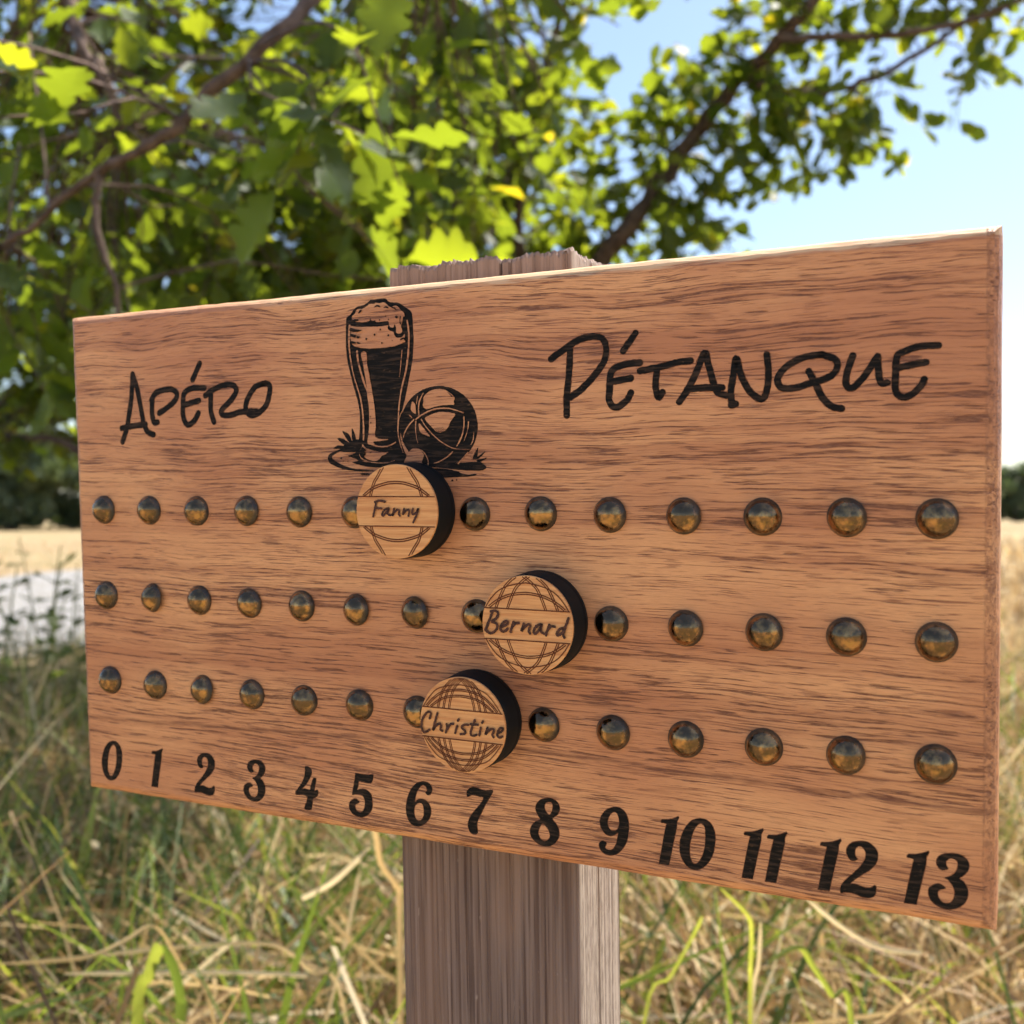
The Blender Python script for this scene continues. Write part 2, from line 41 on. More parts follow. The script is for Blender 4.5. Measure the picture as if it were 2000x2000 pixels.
D_LOGO_MARK = [('p',[(123.05,163.87),(125.22,163.19),(127.63,162.83),(125.68,162.35),(122.93,162.8)]),('p',[(123.07,161.98),(125.0,161.32),(124.9,160.51),(123.05,161.17)]),('p',[(125.64,161.01),(126.76,160.73),(125.94,160.25),(125.38,160.48)]),('p',[(123.0,159.68),(124.94,159.16),(124.93,158.69),(122.98,158.87)]),('p',[(125.51,159.19),(126.87,158.71),(126.05,158.48),(125.57,158.72)]),('p',[(132.14,169.62),(133.11,170.29),(134.21,170.14),(134.59,169.45),(133.41,169.86)]),('p',[(135.76,169.16),(136.41,169.71),(137.34,169.51),(137.64,168.89),(136.55,169.24)]),('p',[(138.59,169.22),(139.84,169.13),(140.59,168.15),(139.98,168.52)]),('p',[(126.17,168.18),(126.84,169.14),(127.65,169.21),(127.14,168.44)]),('p',[(139.91,166.15),(140.47,166.57),(141.0,166.01),(140.52,165.58)]),('p',[(141.7,166.09),(142.09,166.06),(141.82,164.63),(142.19,163.81),(141.57,163.86)]),('p',[(141.76,159.22),(142.85,159.55),(143.15,159.26),(141.74,158.69)]),('p',[(132.54,161.05),(132.47,160.85),(132.31,160.73),(132.11,160.74),(131.96,160.88),(131.9,161.09),(131.97,161.29),(132.13,161.4),(132.33,161.39),(132.48,161.26)]),('p',[(129.39,159.9),(129.33,159.7),(129.16,159.58),(128.96,159.59),(128.81,159.73),(128.75,159.94),(128.82,160.14),(128.98,160.26),(129.18,160.25),(129.34,160.11)]),('p',[(135.2,158.28),(135.14,158.1),(135.0,158.0),(134.82,158.01),(134.68,158.13),(134.63,158.32),(134.69,158.5),(134.84,158.6),(135.01,158.59),(135.15,158.47)]),('p',[(137.65,160.53),(137.59,160.33),(137.43,160.22),(137.24,160.23),(137.08,160.36),(137.03,160.57),(137.09,160.77),(137.25,160.88),(137.45,160.87),(137.6,160.74)]),('p',[(134.68,162.51),(134.62,162.33),(134.48,162.23),(134.3,162.24),(134.17,162.36),(134.12,162.55),(134.18,162.73),(134.32,162.83),(134.5,162.82),(134.63,162.7)]),('p',[(134.48,165.53),(134.43,165.38),(134.31,165.29),(134.16,165.3),(134.05,165.4),(134.01,165.56),(134.06,165.71),(134.18,165.79),(134.32,165.78),(134.44,165.68)]),('p',[(136.78,166.56),(136.73,166.43),(136.62,166.35),(136.49,166.36),(136.38,166.45),(136.34,166.6),(136.39,166.73),(136.5,166.81),(136.63,166.8),(136.74,166.71)]),('p',[(137.77,165.5),(137.73,165.36),(137.61,165.28),(137.48,165.29),(137.37,165.39),(137.33,165.53),(137.38,165.67),(137.49,165.75),(137.63,165.74),(137.73,165.65)]),('p',[(138.94,158.79),(138.91,158.69),(138.83,158.63),(138.73,158.64),(138.66,158.71),(138.63,158.81),(138.66,158.91),(138.74,158.97),(138.84,158.96),(138.91,158.89)]),('p',[(126.67,125.52),(128.16,124.47),(127.35,124.31),(127.73,123.63),(126.91,123.13),(127.38,122.1),(126.28,122.46),(125.59,123.15),(126.04,124.68)]),('p',[(130.03,123.76),(129.97,123.62),(129.83,123.54),(129.66,123.54),(129.52,123.63),(129.47,123.77),(129.53,123.91),(129.67,123.99),(129.84,123.99),(129.98,123.9)]),('p',[(118.86,122.04),(118.78,121.86),(118.59,121.75),(118.36,121.75),(118.18,121.87),(118.11,122.05),(118.19,122.23),(118.38,122.34),(118.61,122.34),(118.79,122.22)]),('p',[(119.53,121.17),(119.48,121.05),(119.36,120.98),(119.2,120.98),(119.08,121.06),(119.04,121.18),(119.09,121.3),(119.22,121.37),(119.37,121.37),(119.49,121.29)]),('p',[(121.28,120.98),(121.23,120.86),(121.1,120.79),(120.95,120.79),(120.83,120.86),(120.79,120.99),(120.84,121.11),(120.96,121.18),(121.11,121.18),(121.23,121.1)]),('p',[(130.43,133.24),(130.37,133.08),(130.21,132.99),(130.01,132.99),(129.85,133.09),(129.79,133.26),(129.86,133.41),(130.02,133.51),(130.22,133.5),(130.38,133.4)]),('p',[(130.21,135.19),(130.16,135.07),(130.04,135.0),(129.89,135.0),(129.77,135.08),(129.73,135.2),(129.78,135.32),(129.9,135.39),(130.05,135.39),(130.17,135.31)]),('s',[(158.23,142.0,0.1),(159.78,140.56,0.36)]),('s',[(153.38,130.96,0.11),(154.67,129.78,0.08)]),('s',[(153.94,131.01,0.11),(155.16,129.9,0.08)]),('s',[(154.51,131.06,0.11),(155.65,130.02,0.08)]),('s',[(155.08,131.12,0.11),(156.15,130.14,0.08)]),('s',[(155.64,131.17,0.11),(156.64,130.26,0.08)]),('s',[(156.21,131.22,0.11),(157.13,130.38,0.08)]),('s',[(149.59,139.47,0.36),(149.38,138.49,0.2)])]
D_CHIPS = {'F':((145.04,105.54),[[(-6.84,3.07,0.62),(-7.41,0.83,0.62),(-8.09,-1.59,0.62)],[(-7.35,2.93,0.62),(-5.52,3.32,0.62),(-3.71,3.0,0.62)],[(-7.41,0.97,0.62),(-4.98,0.92,0.62)],[(-2.46,1.04,0.62),(-3.88,0.51,0.62),(-4.82,-0.87,0.62),(-4.33,-1.3,0.62),(-3.19,-0.17,0.62),(-2.4,0.86,0.62),(-2.71,-0.68,0.62),(-1.82,-1.15,0.62)],[(-0.46,0.88,0.62),(-1.06,-1.21,0.62),(-0.39,-0.23,0.62),(0.83,0.58,0.61),(1.37,0.21,0.61),(1.19,-0.73,0.61),(1.57,-1.24,0.61)],[(3.11,0.9,0.61),(2.67,-0.84,0.61),(3.49,0.14,0.61),(4.59,0.61,0.61),(4.93,0.07,0.61),(4.6,-1.29,0.61)],[(6.26,0.93,0.61),(5.94,-0.26,0.61),(6.36,-0.8,0.61),(7.31,-0.25,0.61),(8.09,0.97,0.61),(7.49,-0.93,0.61),(6.26,-3.23,0.61)]]),'BE':((188.57,72.8),[[(-10.93,3.36,0.72),(-11.88,1.14,0.73),(-13.35,-2.03,0.73)],[(-11.43,3.51,0.72),(-10.01,3.8,0.72),(-9.03,3.09,0.72),(-9.66,1.61,0.72),(-11.08,0.6,0.73),(-9.69,0.08,0.72),(-9.37,-1.08,0.72),(-10.34,-2.4,0.73),(-11.75,-2.94,0.73),(-13.25,-2.11,0.73)],[(-8.0,-0.83,0.72),(-6.5,-0.2,0.72),(-5.89,0.69,0.72),(-6.68,0.87,0.72),(-7.89,-0.1,0.72),(-8.31,-1.39,0.72),(-7.73,-2.16,0.72),(-6.53,-1.79,0.72),(-6.02,-1.26,0.72)],[(-4.01,0.83,0.72),(-4.73,-1.01,0.72),(-5.05,-2.14,0.72)],[(-4.53,-0.64,0.72),(-3.52,0.41,0.72),(-2.34,0.56,0.72)],[(-0.77,0.46,0.72),(-1.49,-1.63,0.72),(-0.5,-0.5,0.72),(0.79,0.37,0.71),(1.22,-0.14,0.71),(0.81,-1.59,0.71),(1.19,-2.28,0.71)],[(4.57,0.57,0.71),(3.3,-0.03,0.71),(2.34,-1.68,0.71),(2.97,-2.22,0.71),(4.25,-0.86,0.71),(4.91,0.59,0.71),(4.67,-1.37,0.71),(5.58,-2.07,0.71)],[(7.35,0.54,0.71),(6.59,-1.26,0.71),(6.28,-2.52,0.71)],[(6.84,-0.98,0.71),(7.91,0.13,0.71),(9.06,0.11,0.71)],[(11.8,-0.09,0.7),(10.57,-0.51,0.7),(9.64,-1.8,0.71),(10.01,-2.34,0.71),(11.31,-1.52,0.7),(12.28,0.29,0.7)],[(13.35,2.79,0.7),(12.47,0.47,0.7),(11.72,-1.85,0.7),(11.99,-2.89,0.7)]]),'C':((166.57,41.38),[[(-11.01,1.08,0.69),(-10.52,2.71,0.69),(-11.58,3.01,0.69),(-13.17,1.25,0.69),(-13.88,-0.81,0.69),(-13.63,-2.78,0.69),(-12.66,-3.32,0.69),(-11.1,-2.44,0.69)],[(-8.21,2.96,0.68),(-9.09,0.36,0.68),(-9.87,-2.41,0.69),(-8.92,-1.06,0.68),(-7.47,-0.21,0.68),(-7.04,-0.88,0.68),(-7.31,-1.98,0.68),(-6.57,-2.31,0.68)],[(-5.09,-0.16,0.68),(-4.93,-1.22,0.68),(-5.4,-2.69,0.68)],[(-4.83,-1.57,0.68),(-3.83,-0.08,0.68),(-2.78,0.2,0.68)],[(-1.44,-0.35,0.68),(-2.18,-2.56,0.68)],[(-0.83,1.76,0.68),(-1.16,1.24,0.68)],[(2.4,0.37,0.67),(0.97,0.24,0.68),(0.05,-0.7,0.68),(1.17,-1.52,0.68),(1.07,-2.42,0.68),(-0.33,-2.73,0.68)],[(4.6,1.99,0.67),(3.48,-0.76,0.67),(3.09,-2.3,0.67),(3.87,-2.81,0.67),(5.1,-2.37,0.67)],[(3.15,0.62,0.67),(5.61,0.68,0.67)],[(6.57,-0.11,0.67),(6.04,-2.45,0.67)],[(7.34,1.86,0.67),(7.05,1.4,0.67)],[(8.82,0.1,0.67),(8.1,-1.9,0.67),(9.29,-0.64,0.67),(10.56,-0.08,0.67),(10.88,-0.75,0.67),(10.37,-1.85,0.67),(10.74,-2.55,0.67)],[(12.32,-1.13,0.67),(13.54,-0.52,0.66),(13.94,0.34,0.66),(13.08,0.37,0.66),(12.29,-0.61,0.67),(12.07,-1.86,0.67),(12.83,-2.45,0.67),(13.7,-2.04,0.66)]])}
D_CHIPRT = (14.5,10.8)
D_M = [[0.901874,-0.431918,-0.008394],[0.431684,0.9003,0.055755],[-0.016524,-0.053907,0.998409],[-0.159915,0.407507,-0.10341]]
rng = np.random.default_rng(7); random.seed(7)
# ------------------------------------------------------------------ helpers
def mesh(name, verts, faces, mat=None, smooth=False):
    m = bpy.data.meshes.new(name); m.from_pydata([tuple(v) for v in verts], [], [tuple(f) for f in faces]); m.update()
    if mat: m.materials.append(mat)
    if smooth: m.polygons.foreach_set('use_smooth', [True]*len(m.polygons))
    return m
def np_mesh(name, V, F, mat, attr=None, smooth=False):
    """V (n,3) float, F (m,3) int triangles"""
    m = bpy.data.meshes.new(name); n, k = len(V), len(F)
    m.vertices.add(n); m.vertices.foreach_set('co', np.ascontiguousarray(V, dtype=np.float32).ravel())
    m.loops.add(3*k); m.loops.foreach_set('vertex_index', np.ascontiguousarray(F, dtype=np.int32).ravel())
    m.polygons.add(k); m.polygons.foreach_set('loop_start', np.arange(0, 3*k, 3, dtype=np.int32))
    try: m.polygons.foreach_set('loop_total', np.full(k, 3, dtype=np.int32))
    except Exception: pass
    m.update(calc_edges=True); m.validate()
    if attr is not None:
        a = m.attributes.new('tint', 'FLOAT', 'POINT'); a.data.foreach_set('value', np.ascontiguousarray(attr, dtype=np.float32))
    if smooth: m.polygons.foreach_set('use_smooth', np.ones(k, dtype=bool))
    m.materials.append(mat); return m
def obj(name, me, parent=None):
    o = bpy.data.objects.new(name, me); COL.objects.link(o)
    if parent: o.parent = parent
    return o
def tag(o, label, cat=None, group=None, kind=None):
    if label: o['label'] = label
    if cat: o['category'] = cat
    if group: o['group'] = group
    if kind: o['kind'] = kind
    return o
def empty(name, mw):
    o = bpy.data.objects.new(name, None); COL.objects.link(o); o.empty_display_size = 0.05; o.matrix_world = mw; return o
def catmull(P, n=6, closed=False):
    P = [np.array(p, float) for p in P]; N = len(P); out = []
    for i in range(N if closed else N-1):
        if closed: a, b, c, d = P[(i-1) % N], P[i], P[(i+1) % N], P[(i+2) % N]
        else: a, b, c, d = P[max(i-1, 0)], P[i], P[i+1], P[min(i+2, N-1)]
        for j in range(n):
            t = j/n
            out.append(0.5*((2*b)+(c-a)*t+(2*a-5*b+4*c-d)*t*t+(3*b-a-3*c+d)*t**3))
    if not closed: out.append(P[-1])
    return out

# ------------------------------------------------------------------ material helpers
class N:
    def __init__(s, name):
        s.m = bpy.data.materials.new(name); s.m.use_nodes = True; s.t = s.m.node_tree; s.t.nodes.clear()
        s.out = s.t.nodes.new('ShaderNodeOutputMaterial')
    def n(s, typ, **kw):
        x = s.t.nodes.new(typ)
        for k, v in kw.items(): setattr(x, k, v)
        return x
    def l(s, a, b): s.t.links.new(a, b)
    def setin(s, node, i, v):
        if hasattr(v, 'is_linked'): s.l(v, node.inputs[i])
        else: node.inputs[i].default_value = v
    def math(s, op, a, b=0.0, clamp=False):
        x = s.n('ShaderNodeMath', operation=op, use_clamp=clamp); s.setin(x, 0, a); s.setin(x, 1, b); return x.outputs[0]
    def mapr(s, v, a, b, c=0.0, d=1.0, smooth=True):
        x = s.n('ShaderNodeMapRange'); x.interpolation_type = 'SMOOTHSTEP' if smooth else 'LINEAR'
        s.setin(x, 0, v); s.setin(x, 1, a); s.setin(x, 2, b); s.setin(x, 3, c); s.setin(x, 4, d); return x.outputs[0]
    def mix(s, f, a, b, mode='MIX'):
        x = s.n('ShaderNodeMix', data_type='RGBA', blend_type=mode); s.setin(x, 0, f)
        for i, v in ((6, a), (7, b)):
            if hasattr(v, 'is_linked'): s.l(v, x.inputs[i])
            else: x.inputs[i].default_value = (*v, 1)
        return x.outputs[2]
    def noise(s, vec, scale=1.0, detail=2.0, rough=0.5, dist=0.0, dim='3D'):
        x = s.n('ShaderNodeTexNoise', noise_dimensions=dim); s.l(vec, x.inputs['Vector'])
        x.inputs['Scale'].default_value = scale; x.inputs['Detail'].default_value = detail
        x.inputs['Roughness'].default_value = rough; x.inputs['Distortion'].default_value = dist
        return x.outputs['Fac']
    def coord(s, kind='Object'):
        return s.n('ShaderNodeTexCoord').outputs[kind]
    def mapping(s, vec, scale=(1, 1, 1), loc=(0, 0, 0)):
        x = s.n('ShaderNodeMapping'); s.l(vec, x.inputs[0]); x.inputs['Scale'].default_value = scale; x.inputs['Location'].default_value = loc
        return x.outputs[0]
    def sep(s, vec):
        x = s.n('ShaderNodeSeparateXYZ'); s.l(vec, x.inputs[0]); return x.outputs
    def comb(s, a, b, c):
        x = s.n('ShaderNodeCombineXYZ'); s.setin(x, 0, a); s.setin(x, 1, b); s.setin(x, 2, c); return x.outputs[0]
    def bump(s, h, strength=0.3, dist=0.001):
        x = s.n('ShaderNodeBump'); x.inputs['Strength'].default_value = strength; x.inputs['Distance'].default_value = dist
        s.l(h, x.inputs['Height']); return x.outputs[0]
    def bsdf(s, col, rough=0.6, metal=0.0, normal=None, spec=0.5, coat=0.0):
        x = s.n('ShaderNodeBsdfPrincipled'); x.inputs['Coat Weight'].default_value = coat; x.inputs['Coat Roughness'].default_value = 0.06
        if hasattr(col, 'is_linked'): s.l(col, x.inputs['Base Color'])
        else: x.inputs['Base Color'].default_value = (*col, 1)
        s.setin(x, 'Roughness', rough) if not hasattr(rough, 'is_linked') else s.l(rough, x.inputs['Roughness'])
        if hasattr(metal, 'is_linked'): s.l(metal, x.inputs['Metallic'])
        else: x.inputs['Metallic'].default_value = metal
        x.inputs['Specular IOR Level'].default_value = spec
        if normal is not None: s.l(normal, x.inputs['Normal'])
        return x.outputs[0]
    def done(s, shader): s.l(shader, s.out.inputs['Surface']); return s.m

def oak_board_material():
    k = N('oiled_oak'); mm = k.mapping(k.coord(), scale=(1000, 1000, 1000))
    u, y, v = k.sep(mm)
    # slow waves of the grain, stronger (flat sawn) in the upper part of the plank
    wv = k.comb(k.math('MULTIPLY', u, 0.011), k.math('MULTIPLY', y, 0.03), k.math('MULTIPLY', v, 0.020))
    n1 = k.noise(wv, 1, 2.0, 0.5)
    top = k.mapr(v, 95, 150)
    amp = k.math('ADD', k.math('MULTIPLY', top, 7.0), 5.0)
    wv2 = k.comb(k.math('MULTIPLY', u, 0.05), k.math('MULTIPLY', y, 0.06), k.math('MULTIPLY', v, 0.10))
    n2 = k.noise(wv2, 1, 2.0, 0.5)
    vv = k.math('ADD', v, k.math('MULTIPLY', k.math('SUBTRACT', n1, 0.5), amp))
    vv = k.math('ADD', vv, k.math('MULTIPLY', k.math('SUBTRACT', n2, 0.5), k.math('ADD', k.math('MULTIPLY', top, 1.0), 0.7)))
    # the board's grain dips a little towards its right end
    vv = k.math('ADD', vv, k.math('MULTIPLY', u, 0.012))
    yy = k.math('MULTIPLY', y, 1.0)
    def st(a, b, off=0.0): return k.comb(k.math('ADD', k.math('MULTIPLY', u, a), off), k.math('MULTIPLY', yy, b), k.math('MULTIPLY', vv, b))
    ring = k.noise(st(0.0025, 0.16), 1, 3.0, 0.6)                 # growth rings
    ringm = k.mapr(ring, 0.44, 0.60)
    pore = k.noise(st(0.050, 1.35, 3.1), 1, 2.0, 0.5)             # open pores: short dark dashes
    thr = k.math('SUBTRACT', 0.612, k.math('MULTIPLY', ringm, 0.085))
    zone = k.noise(st(0.006, 0.045, 7.7), 1, 3.0, 0.55)            # denser and clearer zones
    zs = k.mapr(zone, 0.36, 0.64, -0.055, 0.030)
    thr = k.math('SUBTRACT', thr, zs)
    thr = k.math('SUBTRACT', thr, k.mapr(v, 60, 100, 0.018, 0.0))
    porem = k.mapr(k.math('SUBTRACT', pore, thr), 0.0, 0.045)
    hair = k.noise(st(0.009, 0.75, 6.3), 1, 2.5, 0.55)               # long hairlines
    hairm = k.mapr(k.math('ABSOLUTE', k.math('SUBTRACT', hair, 0.5)), 0.002, 0.017, 1.0, 0.0)
    pore2 = k.noise(st(0.10, 1.9, 9.7), 1, 2.0, 0.5)
    pore2m = k.math('MULTIPLY', k.mapr(k.math('ADD', pore2, zs), 0.575, 0.635), 0.7)
    fig = k.noise(st(0.030, 0.28, 5.5), 1, 4.0, 0.62)             # brown flecked figure
    fleck = k.noise(st(0.12, 0.9, 1.5), 1, 2.0, 0.5)
    figm = k.math('MULTIPLY', k.mapr(fig, 0.52, 0.66), k.mapr(fleck, 0.38, 0.58))
    fibre = k.noise(st(0.30, 3.2, 2.2), 1, 2.0, 0.6)
    tone = k.noise(k.comb(k.math('MULTIPLY', u, 0.012), 0.0, k.math('MULTIPLY', vv, 0.03)), 1, 2.0, 0.5)
    base = k.mix(k.mapr(tone, 0.35, 0.65), (0.55, 0.228, 0.106), (0.73, 0.355, 0.163))
    base = k.mix(k.mapr(ring, 0.40, 0.68, 0.0, 0.55), base, (0.38, 0.132, 0.060))
    base = k.mix(k.mapr(fibre, 0.3, 0.7, 0.0, 0.22), base, (0.36, 0.135, 0.06))
    base = k.mix(k.math('MULTIPLY', figm, 0.36), base, (0.235, 0.082, 0.038))
    base = k.mix(k.math('MULTIPLY', pore2m, 0.75), base, (0.235, 0.082, 0.038))
    base = k.mix(k.math('MULTIPLY', k.math('MULTIPLY', hairm, k.mapr(pore2, 0.34, 0.50)), 0.88), base, (0.26, 0.092, 0.045))
    base = k.mix(k.math('MULTIPLY', porem, k.mapr(fibre, 0.35, 0.62, 0.52, 0.95)), base, (0.130, 0.040, 0.020))
    # one long dark growth line low on the board
    ln = k.math('ADD', 26.0, k.math('MULTIPLY', k.mapr(u, 0, 180, smooth=False), 6.8))
    ln = k.math('SUBTRACT', ln, k.math('MULTIPLY', k.mapr(u, 180, 313, smooth=False), 3.0))
    lw = k.noise(k.comb(k.math('MULTIPLY', u, 0.05), 0.0, 0.0), 1, 3.0)
    dl = k.math('SUBTRACT', k.math('ADD', v, k.math('MULTIPLY', k.math('SUBTRACT', lw, 0.5), 3.0)), ln)
    lm = k.mapr(k.math('ABSOLUTE', dl), 0.0, 1.3, 1.0, 0.0)
    frontm = k.mapr(y, 3.0, 4.0, 1.0, 0.0)
    base = k.mix(k.math('MULTIPLY', k.math('MULTIPLY', lm, frontm), k.mapr(fleck, 0.35, 0.6, 0.35, 0.75)), base, (0.17, 0.055, 0.028))
    # the sanded upper arris is paler, raw wood plus painted sunlight, with a ragged lower border
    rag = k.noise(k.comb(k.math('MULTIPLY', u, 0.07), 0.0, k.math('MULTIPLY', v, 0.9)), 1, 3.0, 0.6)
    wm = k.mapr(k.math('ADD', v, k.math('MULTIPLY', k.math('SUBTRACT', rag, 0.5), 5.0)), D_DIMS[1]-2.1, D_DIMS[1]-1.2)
    base = k.mix(k.math('MULTIPLY', k.math('MULTIPLY', wm, 0.60), k.mapr(u, 60, 130, 0.35, 1.0)), base, (0.78, 0.57, 0.35))  # less pale towards the left, where the edge's shade is painted in
    # end grain at the two ends
    e = k.math('MAXIMUM', k.mapr(u, D_DIMS[0]-3.6, D_DIMS[0]-3.0), k.mapr(u, 0.8, 1.2, 1.0, 0.0))
    eg = k.noise(k.comb(k.math('MULTIPLY', u, 0.9), k.math('MULTIPLY', y, 0.9), k.math('MULTIPLY', v, 0.55)), 1, 4.0, 0.65)
    base = k.mix(k.math('MULTIPLY', e, k.mapr(eg, 0.4, 0.65, 0.15, 0.75)), base, (0.24, 0.095, 0.048))
    h = k.math('SUBTRACT', k.math('MULTIPLY', fibre, 0.35), k.math('ADD', porem, k.math('MULTIPLY', pore2m, 0.6)))
    h = k.math('ADD', h, k.math('MULTIPLY', k.math('MULTIPLY', eg, e), 2.0))
    rg = k.mapr(fibre, 0.3, 0.7, 0.34, 0.50)
    return k.done(k.bsdf(base, rg, normal=k.bump(h, 0.55, 0.00022), spec=0.4))

def burnt_material():
    k = N('burnt_engraving'); mm = k.mapping(k.coord(), scale=(1000, 1000, 1000)); u, y, v = k.sep(mm)
    a = k.noise(k.comb(k.math('MULTIPLY', u, 0.12), 0.0, k.math('MULTIPLY', v, 1.1)), 1, 2.5, 0.55)
    b = k.noise(k.comb(k.math('MULTIPLY', u, 0.5), 0.0, k.math('MULTIPLY', v, 1.2)), 1, 2.0, 0.5)
    c = k.mix(k.mapr(a, 0.45, 0.68), (0.0045, 0.0035, 0.0035), (0.042, 0.024, 0.017))
    c = k.mix(k.math('MULTIPLY', k.mapr(b, 0.62, 0.76), 0.7), c, (0.12, 0.064, 0.036))
    return k.done(k.bsdf(c, 0.62, normal=k.bump(a, 0.5, 0.0003), spec=0.14))

def bamboo_material():
    k = N('chip_bamboo'); mm = k.mapping(k.coord(), scale=(1000, 1000, 1000)); u, y, v = k.sep(mm)
    r = k.n('ShaderNodeObjectInfo').outputs['Random']
    off = k.math('MULTIPLY', r, 50)
    vo = k.math('ADD', v, off)
    a = k.noise(k.comb(k.math('MULTIPLY', u, 0.035), 0.0, k.math('MULTIPLY', vo, 0.9)), 1, 3.0, 0.6)
    b = k.noise(k.comb(k.math('MULTIPLY', u, 0.10), 0.0, k.math('MULTIPLY', vo, 3.5)), 1, 2.0, 0.5)
    c = k.mix(k.mapr(a, 0.35, 0.68), (0.74, 0.365, 0.145), (0.57, 0.235, 0.086))
    c = k.mix(k.mapr(b, 0.55, 0.72, 0.0, 0.55), c, (0.40, 0.165, 0.062))
    return k.done(k.bsdf(c, 0.5, normal=k.bump(b, 0.25, 0.0002), spec=0.35))

def brass_material():
    k = N('aged_brass'); o = k.coord(); r = k.n('ShaderNodeObjectInfo').outputs['Random']
    sh = k.n('ShaderNodeVectorMath', operation='ADD'); k.l(k.mapping(o, scale=(1000, 1000, 1000)), sh.inputs[0]); k.l(k.comb(k.math('MULTIPLY', r, 90), k.math('MULTIPLY', r, 37), 0.0), sh.inputs[1])
    p = sh.outputs[0]
    a = k.noise(p, 0.26, 4, 0.6); b = k.noise(p, 0.95, 3, 0.55)
    c = k.mix(k.mapr(a, 0.36, 0.57), (0.40, 0.215, 0.080), (0.110, 0.068, 0.034))
    c = k.mix(k.mapr(b, 0.55, 0.72, 0.0, 0.6), c, (0.32, 0.150, 0.075))
    rim = k.mapr(k.math('SQRT', k.math('ADD', k.math('POWER', k.sep(o)[0], 2.0), k.math('POWER', k.sep(o)[2], 2.0))), 0.0040, 0.0050)
    c = k.mix(k.math('MULTIPLY', rim, 0.85), c, (0.022, 0.020, 0.018))
    rg = k.mapr(b, 0.35, 0.7, 0.13, 0.27)
    return k.done(k.bsdf(c, k.math('ADD', rg, k.math('MULTIPLY', rim, 0.25)), metal=k.math('SUBTRACT', 1.0, k.math('MULTIPLY', rim, 0.9)), normal=k.bump(k.math('ADD', a, k.math('MULTIPLY', b, 0.3)), 0.16, 0.0008), spec=0.25, coat=0.35))

def plain(name, col, rough=0.7, spec=0.3, ns=None, amp=0.3):
    k = N(name); c = col
    nrm = None
    if ns:
        f = k.noise(k.coord(), ns, 3, 0.6)
        c = k.mix(k.mapr(f, 0.3, 0.7), tuple(x*(1-amp) for x in col), tuple(min(1, x*(1+amp)) for x in col)); nrm = k.bump(f, 0.3, 0.002)
    return k.done(k.bsdf(c, rough, normal=nrm, spec=spec))

def post_material():
    k = N('weathered_post'); mm = k.mapping(k.coord(), scale=(1000, 1000, 1000)); x, y, z = k.sep(mm)
    def st(a, b, off=0.0): return k.comb(k.math('ADD', k.math('MULTIPLY', x, a), off), k.math('MULTIPLY', y, a), k.math('MULTIPLY', z, b))
    a = k.noise(st(0.30, 0.004), 1, 3, 0.6); b = k.noise(st(0.85, 0.010, 4), 1, 2.5, 0.55)
    d = k.noise(st(0.55, 0.16, 9), 1, 3, 0.6); e = k.noise(st(0.05, 0.012, 2), 1, 2, 0.5)
    c = k.mix(k.mapr(a, 0.35, 0.65), (0.255, 0.184, 0.160), (0.125, 0.080, 0.067))
    c = k.mix(k.mapr(b, 0.52, 0.62, 0.0, 0.75), c, (0.078, 0.047, 0.040))
    c = k.mix(k.mapr(d, 0.66, 0.76, 0.0, 0.5), c, (0.42, 0.33, 0.29))
    c = k.mix(k.mapr(e, 0.45, 0.65, 0.0, 0.35), c, (0.30, 0.185, 0.135))
    # the right side is painted paler, its sunlight put into the colour
    right = k.mapr(x, 66.0, 66.6)
    c = k.mix(k.math('MULTIPLY', right, 0.85), c, k.mix(k.mapr(k.math('ADD', k.math('MULTIPLY', b, 0.6), k.math('MULTIPLY', d, 0.4)), 0.42, 0.60), (0.40, 0.33, 0.265), (0.20, 0.155, 0.120)))
    topm = k.mapr(z, D_POST[1]-12, D_POST[1]-2)
    c = k.mix(k.math('MULTIPLY', topm, 0.35), c, (0.36, 0.27, 0.22))
    return k.done(k.bsdf(c, 0.85, normal=k.bump(k.math('ADD', b, k.math('MULTIPLY', d, 0.4)), 0.5, 0.0006), spec=0.2))

def tint_leafy(name, stops, trans=0.45, tcol_gain=(1.9, 1.9, 0.7), rough=0.5, spec=0.4):
    """thin leaf: diffuse reflection plus light coming through"""
    k = N(name); at = k.n('ShaderNodeAttribute', attribute_name='tint').outputs['Fac']
    cr = k.n('ShaderNodeValToRGB'); k.l(at, cr.inputs[0]); el = cr.color_ramp.elements
    while len(el) < len(stops): el.new(0.5)
    for e, (p, c) in zip(el, stops): e.position = p; e.color = (*c, 1)
    col = cr.outputs[0]
    g = k.n('ShaderNodeVectorMath', operation='MULTIPLY'); k.l(col, g.inputs[0]); g.inputs[1].default_value = tcol_gain
    tr = k.n('ShaderNodeBsdfTranslucent'); k.l(g.outputs[0], tr.inputs[0])
    mx = k.n('ShaderNodeMixShader'); mx.inputs[0].default_value = trans
    k.l(k.bsdf(col, rough, spec=spec), mx.inputs[1]); k.l(tr.outputs[0], mx.inputs[2])
    return k.done(mx.outputs[0])

